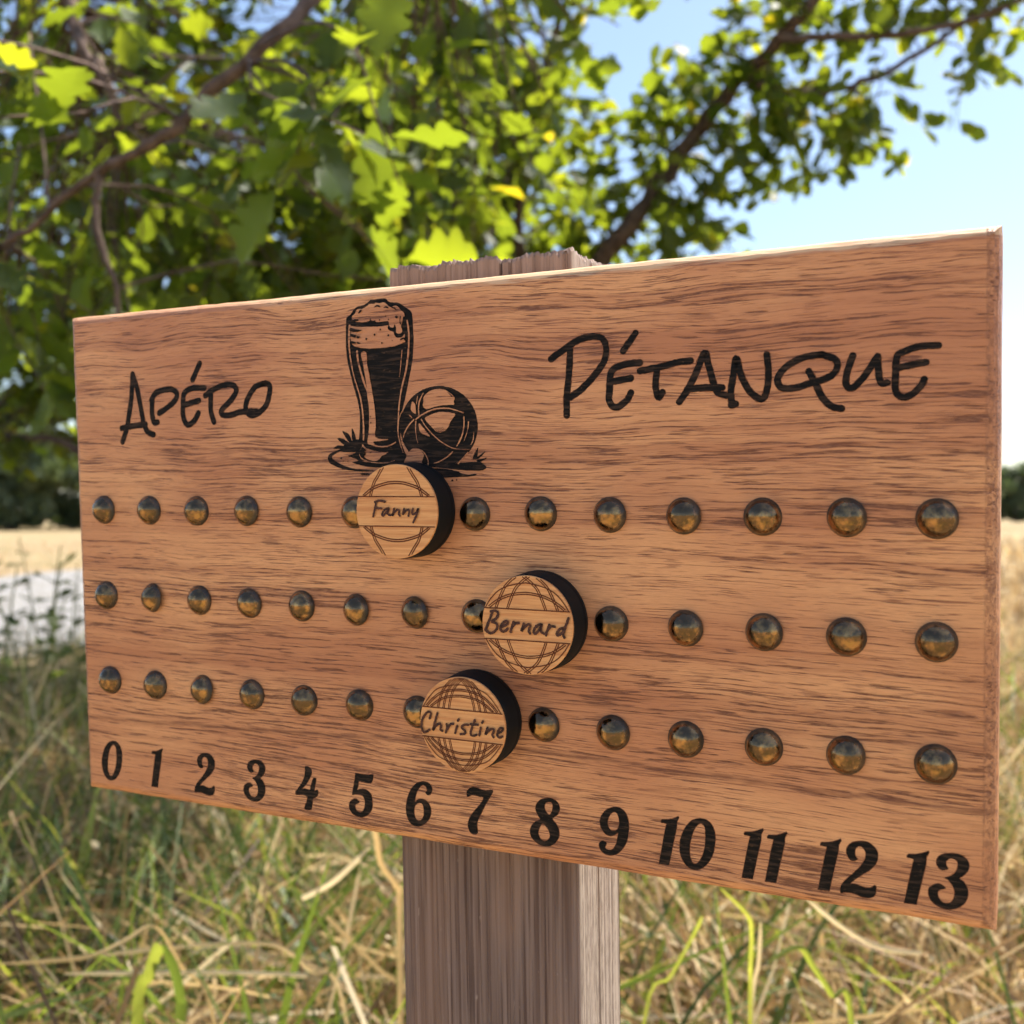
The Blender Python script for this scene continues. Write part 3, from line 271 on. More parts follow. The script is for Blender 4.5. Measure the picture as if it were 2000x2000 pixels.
OAK = oak_board_material(); BURNT = burnt_material(); BAMBOO = bamboo_material(); BRASS = brass_material()
FOAM = plain('black_foam', (0.0075, 0.0075, 0.0078), 0.75, 0.25)
SCORCH = plain('scorched_line', (0.115, 0.032, 0.013), 0.7, 0.2)
SCORCH_EDGE = plain('scorched_wood_edge', (0.17, 0.062, 0.030), 0.7, 0.2, ns=400, amp=0.5)
SCORCH_TEXT = plain('scorched_lettering', (0.062, 0.019, 0.011), 0.6, 0.35, ns=900, amp=0.6)
LEAF = tint_leafy('oak_leaf', [(0.0, (0.020, 0.042, 0.020)), (0.5, (0.032, 0.062, 0.020)), (0.85, (0.055, 0.085, 0.022)), (1.0, (0.075, 0.095, 0.024))], 0.48, (11.8, 7.4, 1.0), 0.50, 0.25)
FARLEAF = tint_leafy('distant_foliage', [(0.0, (0.075, 0.100, 0.062)), (1.0, (0.120, 0.145, 0.078))], 0.35, (1.6, 1.7, 0.8), 0.6, 0.2)  # raised paler: distance haze is put into this leaf colour
BARK = plain('oak_bark', (0.120, 0.083, 0.066), 0.9, 0.15, ns=45, amp=0.35)
GREEN = tint_leafy('green_grass', [(0.0, (0.036, 0.062, 0.022)), (0.6, (0.105, 0.145, 0.036)), (1.0, (0.27, 0.29, 0.080))], 0.45, (2.3, 2.1, 0.9), 0.5, 0.4)
STRAW = tint_leafy('dry_grass', [(0.0, (0.10, 0.064, 0.040)), (0.35, (0.32, 0.205, 0.105)), (0.7, (0.58, 0.425, 0.210)), (1.0, (0.74, 0.63, 0.42))], 0.36, (1.25, 1.15, 0.95), 0.55, 0.35)

# ------------------------------------------------------------------ the setting: ground, track
def ground_material():
    k = N('dry_meadow'); c = k.coord()
    a = k.noise(c, 0.35, 5, 0.6); b = k.noise(c, 6.0, 5, 0.65); d = k.noise(c, 0.03, 3, 0.5)
    x = k.mix(k.mapr(b, 0.35, 0.65), (0.31, 0.232, 0.130), (0.20, 0.145, 0.080))
    x = k.mix(k.mapr(a, 0.50, 0.68, 0.0, 0.6), x, (0.13, 0.14, 0.045))
    xx, yy, zz = k.sep(c)                                        # thatch painted dark for the shade under the tall growth by the post
    thatch_shade = k.math('MULTIPLY', k.mapr(yy, 0.2, 0.7), k.mapr(yy, 4.0, 7.0, 1.0, 0.0))
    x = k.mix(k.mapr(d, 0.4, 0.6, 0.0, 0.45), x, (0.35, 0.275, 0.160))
    x = k.mix(k.math('MULTIPLY', thatch_shade, 0.85), x, k.mix(b, (0.050, 0.038, 0.026), (0.095, 0.072, 0.048)))
    return k.done(k.bsdf(x, 0.95, normal=k.bump(b, 0.8, 0.03), spec=0.1))
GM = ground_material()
gn = 61; gs = np.sign(np.linspace(-1, 1, gn))*np.abs(np.linspace(-1, 1, gn))**3*900
gx, gy = np.meshgrid(gs, gs); gr = np.hypot(gx, gy)
gz = np.where(gr > 25, np.clip((gr-25)/300, 0, 1)*(1.2*np.sin(gx*0.021+1)*np.cos(gy*0.017)-0.3), 0)
GV = np.c_[gx.ravel(), gy.ravel(), gz.ravel()]
GF = []
for j in range(gn-1):
    for i in range(gn-1):
        q = j*gn+i; GF += [(q, q+1, q+gn+1), (q, q+gn+1, q+gn)]
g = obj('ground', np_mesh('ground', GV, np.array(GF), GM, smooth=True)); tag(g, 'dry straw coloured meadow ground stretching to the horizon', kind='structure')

def track_material():
    k = N('pale_gravel'); c = k.coord(); a = k.noise(c, 30, 4, 0.7); b = k.noise(c, 1.2, 3, 0.5)
    x = k.mix(k.mapr(a, 0.3, 0.7), (0.17, 0.164, 0.157), (0.29, 0.28, 0.265)); x = k.mix(k.mapr(b, 0.5, 0.7, 0.0, 0.4), x, (0.19, 0.165, 0.13))
    return k.done(k.bsdf(x, 0.95, normal=k.bump(a, 0.6, 0.01), spec=0.1))
cl = catmull([(-12, 4.6), (-7.5, 5.2), (-4.6, 6.8), (-4.6, 9.5), (-5.0, 13), (-4.0, 17.5), (-1.5, 23)], 8)
tv, tf = [], []
for i, p in enumerate(cl):
    d = cl[min(i+1, len(cl)-1)]-cl[max(i-1, 0)]; d /= np.linalg.norm(d); nrm = np.array([-d[1], d[0]])
    hw = 1.6+0.12*math.sin(i*1.3)
    for s_, z_ in ((-hw-0.18, 0.001), (-hw, 0.012), (0, 0.03), (hw, 0.012), (hw+0.18, 0.001)):
        q = p+nrm*s_; tv.append((q[0], q[1], z_+0.004))
for i in range(len(cl)-1):
    for j in range(4): tf.append((i*5+j, i*5+j+1, i*5+j+6, i*5+j+5))
tag(obj('gravel_track', mesh('gravel_track', tv, tf, track_material(), True)), 'pale gravel track through the meadow behind the left end of the board', kind='structure')

# ------------------------------------------------------------------ foliage tools
def leaf_shape(seed, lobes=4, steps=22):
    """oak leaf with rounded lobes along +Y, unit length, folded on its midrib and curled; returns V, F"""
    r = np.random.default_rng(seed); V, F = [], []
    fold, curl, tw = r.uniform(0.1, 0.45), r.uniform(-0.5, 0.7), r.uniform(-0.5, 0.5); ph = r.uniform(-0.12, 0.12, 2)
    def bend(x, y, z):
        a = curl*y; yy = math.sin(a)/curl if abs(curl) > 1e-3 else y; zz = (1-math.cos(a))/curl if abs(curl) > 1e-3 else 0
        t = tw*y; return (x*math.cos(t)-z*math.sin(t), yy, -zz*0.8+z*math.cos(t)+x*math.sin(t))
    def width(t, s):
        if t < 0.08: return 0.010
        q = (t-0.08)/0.92; env = 0.30*math.sin(math.pi*q**1.25)**0.75+0.05*(1-q)*min(1, q*9)
        lob = abs(math.cos(math.pi*lobes*(q+0.04)+ph[s]))**0.8
        return max(0.004, env*(0.46+0.54*lob) if q < 0.97 else 0.05*(1-q)/0.03)
    for i in range(steps+1):
        t = i/steps; V.append(bend(0, t, 0))
        for k, s in enumerate((-1, 1)):
            w_ = width(t, k); V.append(bend(s*w_, min(1.0, t+0.10*w_), fold*w_+0.03*math.sin(9*t+k)*w_/0.3))
    for i in range(steps):
        c0, l0, r0 = i*3, i*3+1, i*3+2; c1, l1, r1 = c0+3, l0+3, r0+3
        F += [(c0, c1, l1), (c0, l1, l0), (c0, r0, r1), (c0, r1, c1)]
    return np.array(V), np.array(F)
def frames(dirs, ups):
    y = dirs/np.linalg.norm(dirs, axis=1, keepdims=True); x = np.cross(y, ups); x /= np.linalg.norm(x, axis=1, keepdims=True)+1e-9
    z = np.cross(x, y); return np.stack([x, y, z], axis=2)             # columns
def instance(V, F, pos, M, scale, tint):
    n = len(pos); P = np.einsum('nij,kj->nki', M*scale[:, None, None], V)+pos[:, None, :]
    FF = (F[None]+(np.arange(n)*len(V))[:, None, None]).reshape(-1, 3)
    return P.reshape(-1, 3), FF, np.repeat(tint, len(V))
class Soup:
    def __init__(s): s.V, s.F, s.A, s.o = [], [], [], 0
    def add(s, V, F, A): s.V.append(V); s.F.append(F+s.o); s.A.append(A); s.o += len(V)
    def get(s): return np.vstack(s.V), np.vstack(s.F), np.concatenate(s.A)
def tube(pts, r0, r1, sides=8, jitter=0.0, cap=True):
    pts = [np.array(p, float) for p in pts]; n = len(pts); V, F = [], []
    ref = np.array([0.31, 0.77, 0.55])
    for i, p in enumerate(pts):
        d = pts[min(i+1, n-1)]-pts[max(i-1, 0)]; d /= np.linalg.norm(d)+1e-9
        a = np.cross(d, ref); a /= np.linalg.norm(a); b = np.cross(d, a); r = r0+(r1-r0)*i/(n-1)
        for s in range(sides):
            t = 2*math.pi*s/sides; q = r*(1+jitter*rng.uniform(-1, 1)); V.append(p+a*math.cos(t)*q+b*math.sin(t)*q)
    for i in range(n-1):
        for s in range(sides):
            a0, a1 = i*sides+s, i*sides+(s+1) % sides; F += [(a0, a1, a1+sides), (a0, a1+sides, a0+sides)]
    V.append(pts[-1]); F += [((n-1)*sides+s, (n-1)*sides+(s+1) % sides, len(V)-1) for s in range(sides)]
    return np.array(V), np.array(F)

# ------------------------------------------------------------------ the oak behind the board
Z = CAM_H
oak = empty('oak_tree', Matrix.Translation((-0.62, 4.0, 0.0)))
tag(oak, 'backlit oak with lobed green leaves spreading behind and above the board', 'tree')
O0 = np.array([-0.62, 4.0, 0.0])
LIMBS = {}
def limb(name, pts, r0, r1, keep=True):
    c = catmull([np.array(p)+(0, 0, Z) for p in pts], 8)
    c = [q+rng.normal(0, 0.006, 3)*min(1, r0/0.03) for q in c]
    V, F = tube(c, r0, r1, 9, 0.07); LIMBS[len(LIMBS)] = c
    return obj(name, np_mesh(name, V-O0, F, BARK, smooth=True), oak)
limb('trunk', [(-0.62, 4.0, -0.87), (-0.60, 4.0, 0.0), (-0.57, 4.0, 0.85), (-0.50, 3.95, 1.15), (-0.46, 3.9, 1.6), (-0.6, 3.9, 2.4), (-0.5, 3.8, 3.6)], 0.062, 0.02)
limb('branch', [(-0.60, 4.0, -0.25), (-0.25, 3.75, 0.15), (0.10, 3.4, 0.55), (0.355, 3.2, 0.86), (0.51, 3.2, 1.08), (0.64, 3.0, 1.21), (0.80, 2.8, 1.34), (1.15, 2.6, 1.75)], 0.040, 0.013)
limb('branch', [(0.64, 3.0, 1.21), (0.80, 2.95, 1.15), (1.0, 2.9, 1.18), (1.25, 2.85, 1.33)], 0.014, 0.006)
limb('branch', [(0.70, 2.85, 1.26), (0.95, 2.75, 1.22), (1.20, 2.7, 1.25), (1.5, 2.65, 1.42)], 0.012, 0.005)
limb('branch', [(0.05, 3.45, 0.50), (0.02, 3.3, 0.85), (0.06, 3.15, 1.15), (0.2, 3.0, 1.6)], 0.018, 0.008)
limb('branch', [(-0.50, 3.9, 1.7), (-0.30, 2.9, 1.75), (-0.10, 1.9, 1.10), (-0.265, 1.42, 0.675), (-0.405, 1.40, 0.535), (-0.47, 1.42, 0.49), (-0.575, 1.5, 0.475), (-0.75, 1.6, 0.40)], 0.014, 0.005)
limb('branch', [(-0.55, 3.9, 2.0), (-1.0, 3.0, 2.0), (-1.0, 2.3, 1.45), (-0.86, 2.1, 0.98), (-0.77, 2.0, 0.83), (-0.70, 1.95, 0.70)], 0.020, 0.008)
limb('branch', [(-0.60, 4.0, 0.1), (-1.0, 3.9, 0.5), (-1.5, 3.8, 0.8), (-2.1, 3.8, 1.1)], 0.035, 0.01)
limb('branch', [(-0.58, 4.0, 1.0), (-0.9, 4.2, 1.5), (-1.4, 4.5, 2.0), (-2.2, 4.8, 2.5)], 0.03, 0.01)
limb('branch', [(-0.575, 1.5, 0.475), (-0.58, 1.5, 0.40), (-0.55, 1.5, 0.30), (-0.56, 1.52, 0.20)], 0.006, 0.003)
limb('branch', [(-0.62, 4.0, -0.30), (-1.1, 3.8, 0.05), (-1.6, 3.7, 0.25), (-2.0, 3.7, 0.20)], 0.028, 0.008)
LP = np.vstack([np.array(c)[4:] for c in LIMBS.values()])

leaf_hi = [leaf_shape(s, 4, 24) for s in range(5)]
leaf_lo = [leaf_shape(20+s, 3, 7) for s in range(5)]
lpos, ldir, lup, lsz, lti, lnear = [], [], [], [], [], []
twig = Soup()
def add_twig(p, spread, size, n, near=False, hang=0.3, link=True):
    p = np.array(p, float)
    i = np.argmin(((LP-p)**2).sum(1)); a = LP[i]
    d = p-a; dist = np.linalg.norm(d)
    out = d/(dist+1e-6)+rng.normal(0, 0.5, 3); out[2] -= hang; out /= np.linalg.norm(out)
    ln = spread
    tip = p+out*ln*0.5; st_ = p-out*ln*0.5
    if link and dist > 0.05:
        mid = (a+st_)/2+np.array([0, 0, 0.06*dist])
        c = catmull([a, mid, st_, p, tip], 2)
    else: c = catmull([st_, p, tip], 2)
    V, F = tube(c, 0.0035 if not near else 0.003, 0.0012, 3); twig.add(V, F, np.zeros(len(V)))
    for k in range(n):
        t = (k+rng.uniform(0.2, 0.8))/n
        base = st_+(tip-st_)*t+rng.normal(0, 0.008, 3)
        dr = out*0.5+rng.normal(0, 0.75, 3); dr[2] -= 0.25
        up = np.array([0, 0, 1.0])+rng.normal(0, 0.55, 3)
        lpos.append(base); ldir.append(dr); lup.append(up); lsz.append(size*rng.uniform(0.65, 1.2)); lti.append(rng.beta(1.8, 2.4)*0.85 if rng.random() > 0.02 else 1.0); lnear.append(near)
def cloud(c, r, twigs, size=0.085, n=12, spread=0.28, near=False, hang=0.3, shell=0.0, link=True):
    k = 0
    while k < twigs:
        q = rng.uniform(-1, 1, 3); m = np.linalg.norm(q)
        if m > 1 or m < shell: continue
        add_twig(np.array(c)+(0, 0, Z)+q*np.array(r), spread, size, n, near, hang, link); k += 1
def along(pts, rad, twigs, **kw):
    P = catmull(pts, 10)
    for i in range(twigs):
        p = P[rng.integers(len(P))]; cloud(p, (rad, rad, rad), 1, **kw)
# CANOPY
cloud((-1.75, 4.3, 0.85), (1.25, 1.0, 0.75), 430, 0.078, 13)
cloud((-0.80, 4.1, 0.80), (0.75, 0.9, 0.62), 260, 0.078, 13)
cloud((-1.5, 4.6, 2.1), (1.9, 1.5, 0.85), 300, 0.085)
cloud((-0.30, 3.9, 1.20), (0.60, 0.8, 0.66), 190, 0.075, 13)
cloud((0.0, 3.7, 2.6), (1.6, 1.4, 0.8), 70)
along([(0.10, 3.5, 0.72), (0.35, 3.3, 0.80), (0.58, 3.15, 0.86)], 0.20, 50, size=0.070, n=11, spread=0.20)
along([(0.28, 3.3, 1.02), (0.50, 3.2, 1.12), (0.66, 3.0, 1.20)], 0.19, 34, size=0.068, n=11, spread=0.20)
along([(0.66, 3.1, 0.98), (0.95, 2.95, 1.16), (1.28, 2.85, 1.38), (1.7, 2.7, 1.65)], 0.22, 68, size=0.070, n=11, spread=0.20)
along([(0.62, 3.0, 1.32), (0.95, 2.9, 1.46), (1.4, 2.8, 1.66)], 0.22, 36, size=0.070, n=11, spread=0.20)
along([(-0.05, 3.2, 1.15), (0.10, 3.0, 1.35)], 0.20, 30, size=0.065, n=11, spread=0.20)
cloud((0.1, 5.3, 3.6), (1.9, 1.5, 0.8), 260, 0.10)  # unseen crown above the frame, added to shade the left leaves
cloud((0.30, 1.85, 1.90), (0.35, 0.40, 0.2), 28, 0.095)  # small unseen clump added to shade the leaves near the lens
cloud((-0.80, 2.65, 0.85), (0.75, 0.5, 0.5), 120, 0.08, 11)
cloud((-0.25, 2.9, 0.95), (0.42, 0.4, 0.42), 60, 0.078, 11)
cloud((-0.35, 3.25, 2.45), (0.95, 0.7, 0.38), 115, 0.10)  # out of frame, put in to shade the mid-depth leaves
cloud((-1.0, 4.7, 3.15), (1.2, 0.9, 0.5), 120, 0.10)  # another unseen clump, added to darken the left of the crown
# leaves hanging close to the lens
cloud((-0.20, 1.20, 0.42), (0.10, 0.10, 0.13), 6, 0.09, 6, 0.20, True, 0.7)
cloud((-0.53, 1.08, 0.40), (0.06, 0.08, 0.07), 3, 0.08, 5, 0.16, True, 0.3)
cloud((-0.45, 1.85, 0.62), (0.42, 0.32, 0.26), 34, 0.072, 7, 0.20, True, 0.4)
cloud((-0.12, 2.05, 0.70), (0.26, 0.25, 0.26), 22, 0.070, 7, 0.22, True, 0.4)
cloud((0.10, 1.75, 0.84), (0.12, 0.15, 0.08), 4, 0.085, 6, 0.18, True, 0.4)
cloud((-0.85, 1.95, 0.36), (0.20, 0.3, 0.20), 18, 0.08, 7, 0.22, True, 0.4)

lpos, ldir, lup, lsz, lti, lnear = map(np.array, (lpos, ldir, lup, lsz, lti, lnear))
Mx = frames(ldir, lup)
ctr = lpos+Mx[:, :, 1]*lsz[:, None]*0.5
dep = np.maximum(ctr[:, 1], 0.05); sx = ctr[:, 0]/dep; sz = (ctr[:, 2]-Z)/dep
inview = (np.abs(sx) < 0.50) & (np.abs(sz) < 0.50)
app = np.where(inview, lsz/dep, 0)
order = np.argsort(-app); big = order[:300]; rest = order[300:]
leaf_meshes = []
for s, (V, F) in enumerate(leaf_hi):
    for q in range(4): leaf_meshes.append(np_mesh('leaf', V, F, LEAF, np.full(len(V), (q+0.5)/4*0.9)))
for i in big:
    o = obj('leaf', leaf_meshes[(i % 5)*4+min(3, int(lti[i]*4))], oak)
    m = Matrix([[*(Mx[i, r]*lsz[i]), lpos[i, r]-O0[r]] for r in range(3)]+[[0, 0, 0, 1]]); o.matrix_local = m
S = Soup()
for s in range(5):
    ids = rest[rest % 5 == s]; V, F = leaf_lo[s]; S.add(*instance(V, F, lpos[ids]-O0, Mx[ids], lsz[ids], lti[ids]))
tag(obj('foliage', np_mesh('foliage', *S.get()[:2], LEAF, S.get()[2]), oak), None, kind='stuff')
V, F, A = twig.get(); tag(obj('twigs', np_mesh('twigs', V-O0, F, BARK), oak), None, kind='stuff')

# ------------------------------------------------------------------ distant trees at the edge of the field
def far_tree_meshes(seed, h, w_):
    r = np.random.default_rng(seed); S = Soup(); P = []
    for c in range(26):
        a = r.uniform(0, 6.28); t = r.uniform(0.04, 0.9); rad = w_*math.sin(math.pi*min(0.95, t*0.9+0.12))**0.7*r.uniform(0.2, 0.85)
        ctr_ = np.array([math.cos(a)*rad, math.sin(a)*rad, t*h]); k = 150
        q = r.normal(0, 1, (k, 3)); q /= np.linalg.norm(q, axis=1, keepdims=True); P.append((ctr_+q*r.uniform(0.5, 1.0, (k, 1))*np.array([0.30*w_, 0.30*w_, 0.11*h])*r.uniform(0.8, 1.3)))
    P = np.vstack(P); n = len(P)
    M = frames(r.normal(0, 1, (n, 3)), r.normal(0, 1, (n, 3)))
    V = np.array([(-0.5, 0, 0), (0, -0.35, 0.1), (0.5, 0, 0), (0, 0.5, 0.08)], float); F = np.array([(0, 1, 2), (0, 2, 3)])
    V, F, A = instance(V, F, P, M, r.uniform(0.45, 0.9, n)*h/9, np.clip(r.normal(0.45, 0.25, n), 0, 1))
    tv, tf = tube([(0, 0, -0.2), (0.1, 0, h*0.3), (0, 0.1, h*0.7)], 0.03*h, 0.01*h, 7)
    return np_mesh('far_crown', V, F, FARLEAF, A), np_mesh('far_trunk', tv, tf, BARK)
fm = [far_tree_meshes(50+i, h, w_) for i, (h, w_) in enumerate(((8.0, 3.6), (6.4, 3.2), (7.2, 4.2)))]
far = [(-27.5, 52, 0, 'dark broad tree at the field edge left of the board, leftmost of the far row'), (-23.2, 50, 2, 'dark spreading tree at the field edge behind the left end of the board'), (-19.0, 53, 1, 'low rounded tree at the field edge just hidden by the left end of the board'),
       (52.5, 112, 1, 'hazy rounded tree on the horizon right of the board'), (58.5, 110, 2, 'hazy wide tree on the horizon beside the right edge of the photo'), (46.5, 114, 0, 'hazy tall tree on the horizon hidden by the right end of the board'), (65.0, 112, 1, 'hazy tree on the horizon, rightmost of the far row')]
for x, y, k, lab in far:
    r_ = empty('field_tree', Matrix.Translation((x, y, 0))@Matrix.Rotation(x, 4, 'Z')); tag(r_, lab, 'tree', 'trees along the far field edge')
    obj('crown', fm[k][0], r_); obj('trunk', fm[k][1], r_)

def hedge(x0, x1, y, hgt, seed, lab):
    r = np.random.default_rng(seed); rt = empty('hedgerow', Matrix.Translation(((x0+x1)/2, y, 0))); tag(rt, lab, 'hedge')
    n = int((x1-x0)*160); px = r.uniform(x0, x1, n)-(x0+x1)/2; top = hgt*(0.75+0.25*np.sin(px*0.9+seed)+0.15*np.sin(px*2.7))
    P = np.c_[px, r.normal(0, 0.6, n), r.random(n)**0.7*top]
    V = np.array([(-0.5, 0, 0), (0, -0.35, 0.1), (0.5, 0, 0), (0, 0.5, 0.08)], float); F = np.array([(0, 1, 2), (0, 2, 3)])
    V, F, A = instance(V, F, P, frames(r.normal(0, 1, (n, 3)), r.normal(0, 1, (n, 3))), r.uniform(0.35, 0.7, n), np.clip(r.normal(0.4, 0.25, n), 0, 1))
    tag(obj('foliage', np_mesh('hedge_foliage', V, F, FARLEAF, A), rt), None, kind='stuff')
    for i in range(int((x1-x0)/3)):
        sx_ = r.uniform(x0, x1)-(x0+x1)/2; tv, tf = tube([(sx_, 0, -0.1), (sx_+0.1, 0.1, hgt*0.5), (sx_+0.2, 0, hgt*0.8)], 0.06, 0.02, 6); obj('stem', np_mesh('hedge_stem', tv, tf, BARK), rt)
hedge(-36, -15, 58, 2.6, 3, 'low dark hedge along the field beyond the gravel track')
hedge(44, 72, 119, 4.2, 5, 'low hedge on the horizon under the far trees to the right')
# tall leafy weeds in front of the track, left of the board
def weed(x, y, hgt, seed, lab):
    r = np.random.default_rng(seed); rt = empty('meadow_weed', Matrix.Translation((x, y, 0))); tag(rt, lab, 'weed', 'tall weeds left of the board')
    tipx, tipy = r.normal(0, 0.10, 2); c = catmull([(0, 0, -0.02), (tipx*0.2, tipy*0.2, hgt*0.4), (tipx*0.6, tipy*0.6, hgt*0.75), (tipx, tipy, hgt)], 6)
    V, F = tube(c, 0.004, 0.0015, 6); obj('stem', np_mesh('weed_stem', V, F, GREEN, np.full(len(V), 0.75), True), rt)
    V, F = leaf_shape(90+seed, 1, 8); ms = [np_mesh('weed_leaf', V, F, GREEN, np.full(len(V), t)) for t in (0.15, 0.4, 0.65)]
    for i in range(15):
        t = 0.30+0.68*i/15; p = c[int(t*(len(c)-1))]; a = i*2.4+r.uniform(-.4, .4); s = r.uniform(0.045, 0.085)*(1.15-0.5*t)
        M = frames(np.array([[math.cos(a), math.sin(a), r.uniform(-0.2, 0.6)]]), np.array([[0.1, 0.1, 1.0]]))[0]
        o = obj('leaf', ms[int(r.integers(3))], rt); o.matrix_local = Matrix([[*(M[k]*s), p[k]] for k in range(3)]+[[0, 0, 0, 1]])
weed(-0.99, 2.20, 0.74, 1, 'slim tall leafy weed nearest the left edge of the photo')
weed(-0.90, 2.12, 0.66, 2, 'leafy weed touching the left edge of the board in front of the track')
weed(-1.06, 2.45, 0.62, 3, 'shorter leafy weed between two taller ones left of the board')
weed(-1.10, 2.32, 0.60, 4, 'low leafy weed at the very left edge of the photo')
weed(-0.97, 2.32, 0.68, 5, 'weed with crowded leaves behind the slim tall one')
weed(-1.16, 2.62, 0.64, 6, 'leafy weed furthest back towards the gravel track')
for i in range(10):
    y_ = 2.15+0.13*i; weed(-y_*(0.405+0.012*((i*7) % 9)), y_, 0.58+0.05*((i*3) % 5), 10+i, 'slender leafy weed among the crowd of weeds before the gravel track')

# ------------------------------------------------------------------ grass
def blades(n, xy, h, wdt, lean, bend, tint, seg=5):
    """n curved, folded blades; each bends over along its lean direction"""
    az = rng.uniform(0, 2*math.pi, n); L = h; t = np.linspace(0, 1, seg+1)
    ang = lean[:, None]+bend[:, None]*t[None]**1.4                    # angle from vertical
    dl = L[:, None]/seg
    hx = np.concatenate([np.zeros((n, 1)), np.cumsum(np.sin(ang[:, :-1])*dl, 1)], 1)
    hz = np.concatenate([np.zeros((n, 1)), np.cumsum(np.cos(ang[:, :-1])*dl, 1)], 1)
    wob = rng.normal(0, 0.25, n)[:, None]*t[None]**2*L[:, None]
    ca, sa = np.cos(az)[:, None], np.sin(az)[:, None]
    cx = xy[:, 0:1]+ca*hx-sa*wob; cy = xy[:, 1:2]+sa*hx+ca*wob
    ww = wdt[:, None]*(1-0.88*t[None]**2.2)*0.5
    tw = rng.normal(0, 0.9, n)[:, None]*t[None]
    px, py = -sa*np.cos(tw), ca*np.cos(tw); pz = np.sin(tw)
    V = np.empty((n, seg+1, 2, 3))
    for s, k in ((-1, 0), (1, 1)):
        V[:, :, k, 0] = cx+s*px*ww; V[:, :, k, 1] = cy+s*py*ww; V[:, :, k, 2] = np.maximum(hz+s*pz*ww, 0.005)
    f = []
    for i in range(seg): a = 2*i; f += [(a, a+1, a+3), (a, a+3, a+2)]
    F = (np.array(f)[None]+(np.arange(n)*(2*(seg+1)))[:, None, None]).reshape(-1, 3)
    return V.reshape(-1, 3), F, np.repeat(tint, 2*(seg+1))
def wedge(n, y0, y1, half=0.62, power=1.0):
    y = y0+(y1-y0)*rng.random(n)**power; x = rng.uniform(-1, 1, n)*(half*y+0.25); return np.c_[x, y]
def ontrack(P):
    C = np.array(cl); d = np.sqrt(((P[:, None, :]-C[None])**2).sum(2)).min(1); return d < 1.45
def clump(P, f=1.7): return 0.5+0.5*np.sin(P[:, 0]*f*2.1+1.3*np.sin(P[:, 1]*f))*np.cos(P[:, 1]*f*1.7+0.7)
GS, DS = Soup(), Soup()
for n, y0, y1, hm, wm, kind, pw in ((15500, 0.62, 2.6, 0.46, 0.0080, 'g', 1.0), (20000, 0.62, 2.8, 0.43, 0.0058, 'd', 1.0), (6000, 2.5, 4.0, 0.40, 0.008, 'g', 1.0), (13000, 2.6, 4.2, 0.40, 0.006, 'd', 1.0), (7000, 3.8, 7.5, 0.20, 0.009, 'g', 1.0), (15000, 4.0, 9.0, 0.22, 0.009, 'd', 1.0), (11000, 8.0, 30.0, 0.30, 0.022, 'd', 1.3)):
    P = wedge(n, y0, y1, power=pw); P = P[~ontrack(P)]; m = len(P); c = clump(P)
    right = np.clip(P[:, 0]/(0.5*P[:, 1]), -1, 1)
    keep = rng.random(m) < (np.clip(0.85-0.35*right-0.3*c, 0.1, 1) if kind == 'g' else np.clip(0.75+0.35*right+0.2*c, 0.2, 1)); P = P[keep]; m = len(P); c = c[keep]
    h = hm*np.exp(rng.normal(0, 0.28, m))*(0.8+0.35*c); h = np.minimum(h, 0.62)
    lf = (P[:, 0] < -0.30*P[:, 1]) & (P[:, 1] > 2.6); h = np.where(lf, h*np.clip((5.4-P[:, 1])/2.8, 0.22, 1), h)
    if y0 < 1: h = np.where(P[:, 1] < 0.8, np.minimum(h, 0.42), h)
    (GS if kind == 'g' else DS).add(*blades(m, P, h, wm*np.exp(rng.normal(0, 0.3, m)), np.abs(rng.normal(0.12, 0.22, m)), np.abs(rng.normal(1.0 if kind == 'g' else 1.6, 0.65 if kind == 'g' else 1.0, m)), np.clip(rng.beta(0.8, 1.0, m)*0.75+0.25*c, 0, 1)))
m = 1600; y = rng.uniform(1.5, 3.4, m); P = np.c_[-y*rng.uniform(0.36, 0.60, m), y]          # thin tall stems left of the board
DS.add(*blades(m, P, rng.uniform(0.42, 0.70, m), rng.uniform(0.0018, 0.0035, m), np.abs(rng.normal(0.05, 0.12, m)), np.abs(rng.normal(0.35, 0.3, m)), rng.beta(1.2, 1.2, m)))
# tangled, lying straws
n = 19000; P = wedge(n, 0.66, 3.2); P = P[~ontrack(P)]; n = len(P); seg = 6; t = np.linspace(-0.5, 0.5, seg+1)
L = rng.uniform(0.06, 0.42, n); az = rng.uniform(0, 6.28, n); el = rng.normal(0.1, 0.45, n); zc = rng.beta(2, 1.6, n)*0.40+0.03
cu = rng.normal(0, 0.35, n); cu2 = rng.normal(-0.2, 0.3, n)
dx = np.c_[np.cos(az)*np.cos(el), np.sin(az)*np.cos(el), np.sin(el)]; sd_ = np.c_[-np.sin(az), np.cos(az), np.zeros(n)]
cen = np.c_[P, zc][:, None, :]+dx[:, None]*(t[None, :, None]*L[:, None, None])+sd_[:, None]*((t**2)[None, :, None]*(cu*L)[:, None, None])+np.array([0, 0, 1.0])[None, None]*((t**2)[None, :, None]*(cu2*L*2)[:, None, None])
wv_ = rng.uniform(0.0018, 0.0052, n)[:, None, None]*np.ones((1, seg+1, 1)); up_ = np.cross(dx, sd_)+rng.normal(0, .5, (n, 3)); up_ /= np.linalg.norm(up_, axis=1, keepdims=True)
V = np.stack([cen-up_[:, None]*wv_/2, cen+up_[:, None]*wv_/2], 2); V[..., 2] = np.maximum(V[..., 2], 0.004)
f = []
for i in range(seg): a = 2*i; f += [(a, a+1, a+3), (a, a+3, a+2)]
LS = Soup(); LS.add(V.reshape(-1, 3), (np.array(f)[None]+(np.arange(n)*(2*(seg+1)))[:, None, None]).reshape(-1, 3), np.repeat(np.clip(rng.normal(0.55, 0.25, n), 0, 1), 2*(seg+1)))
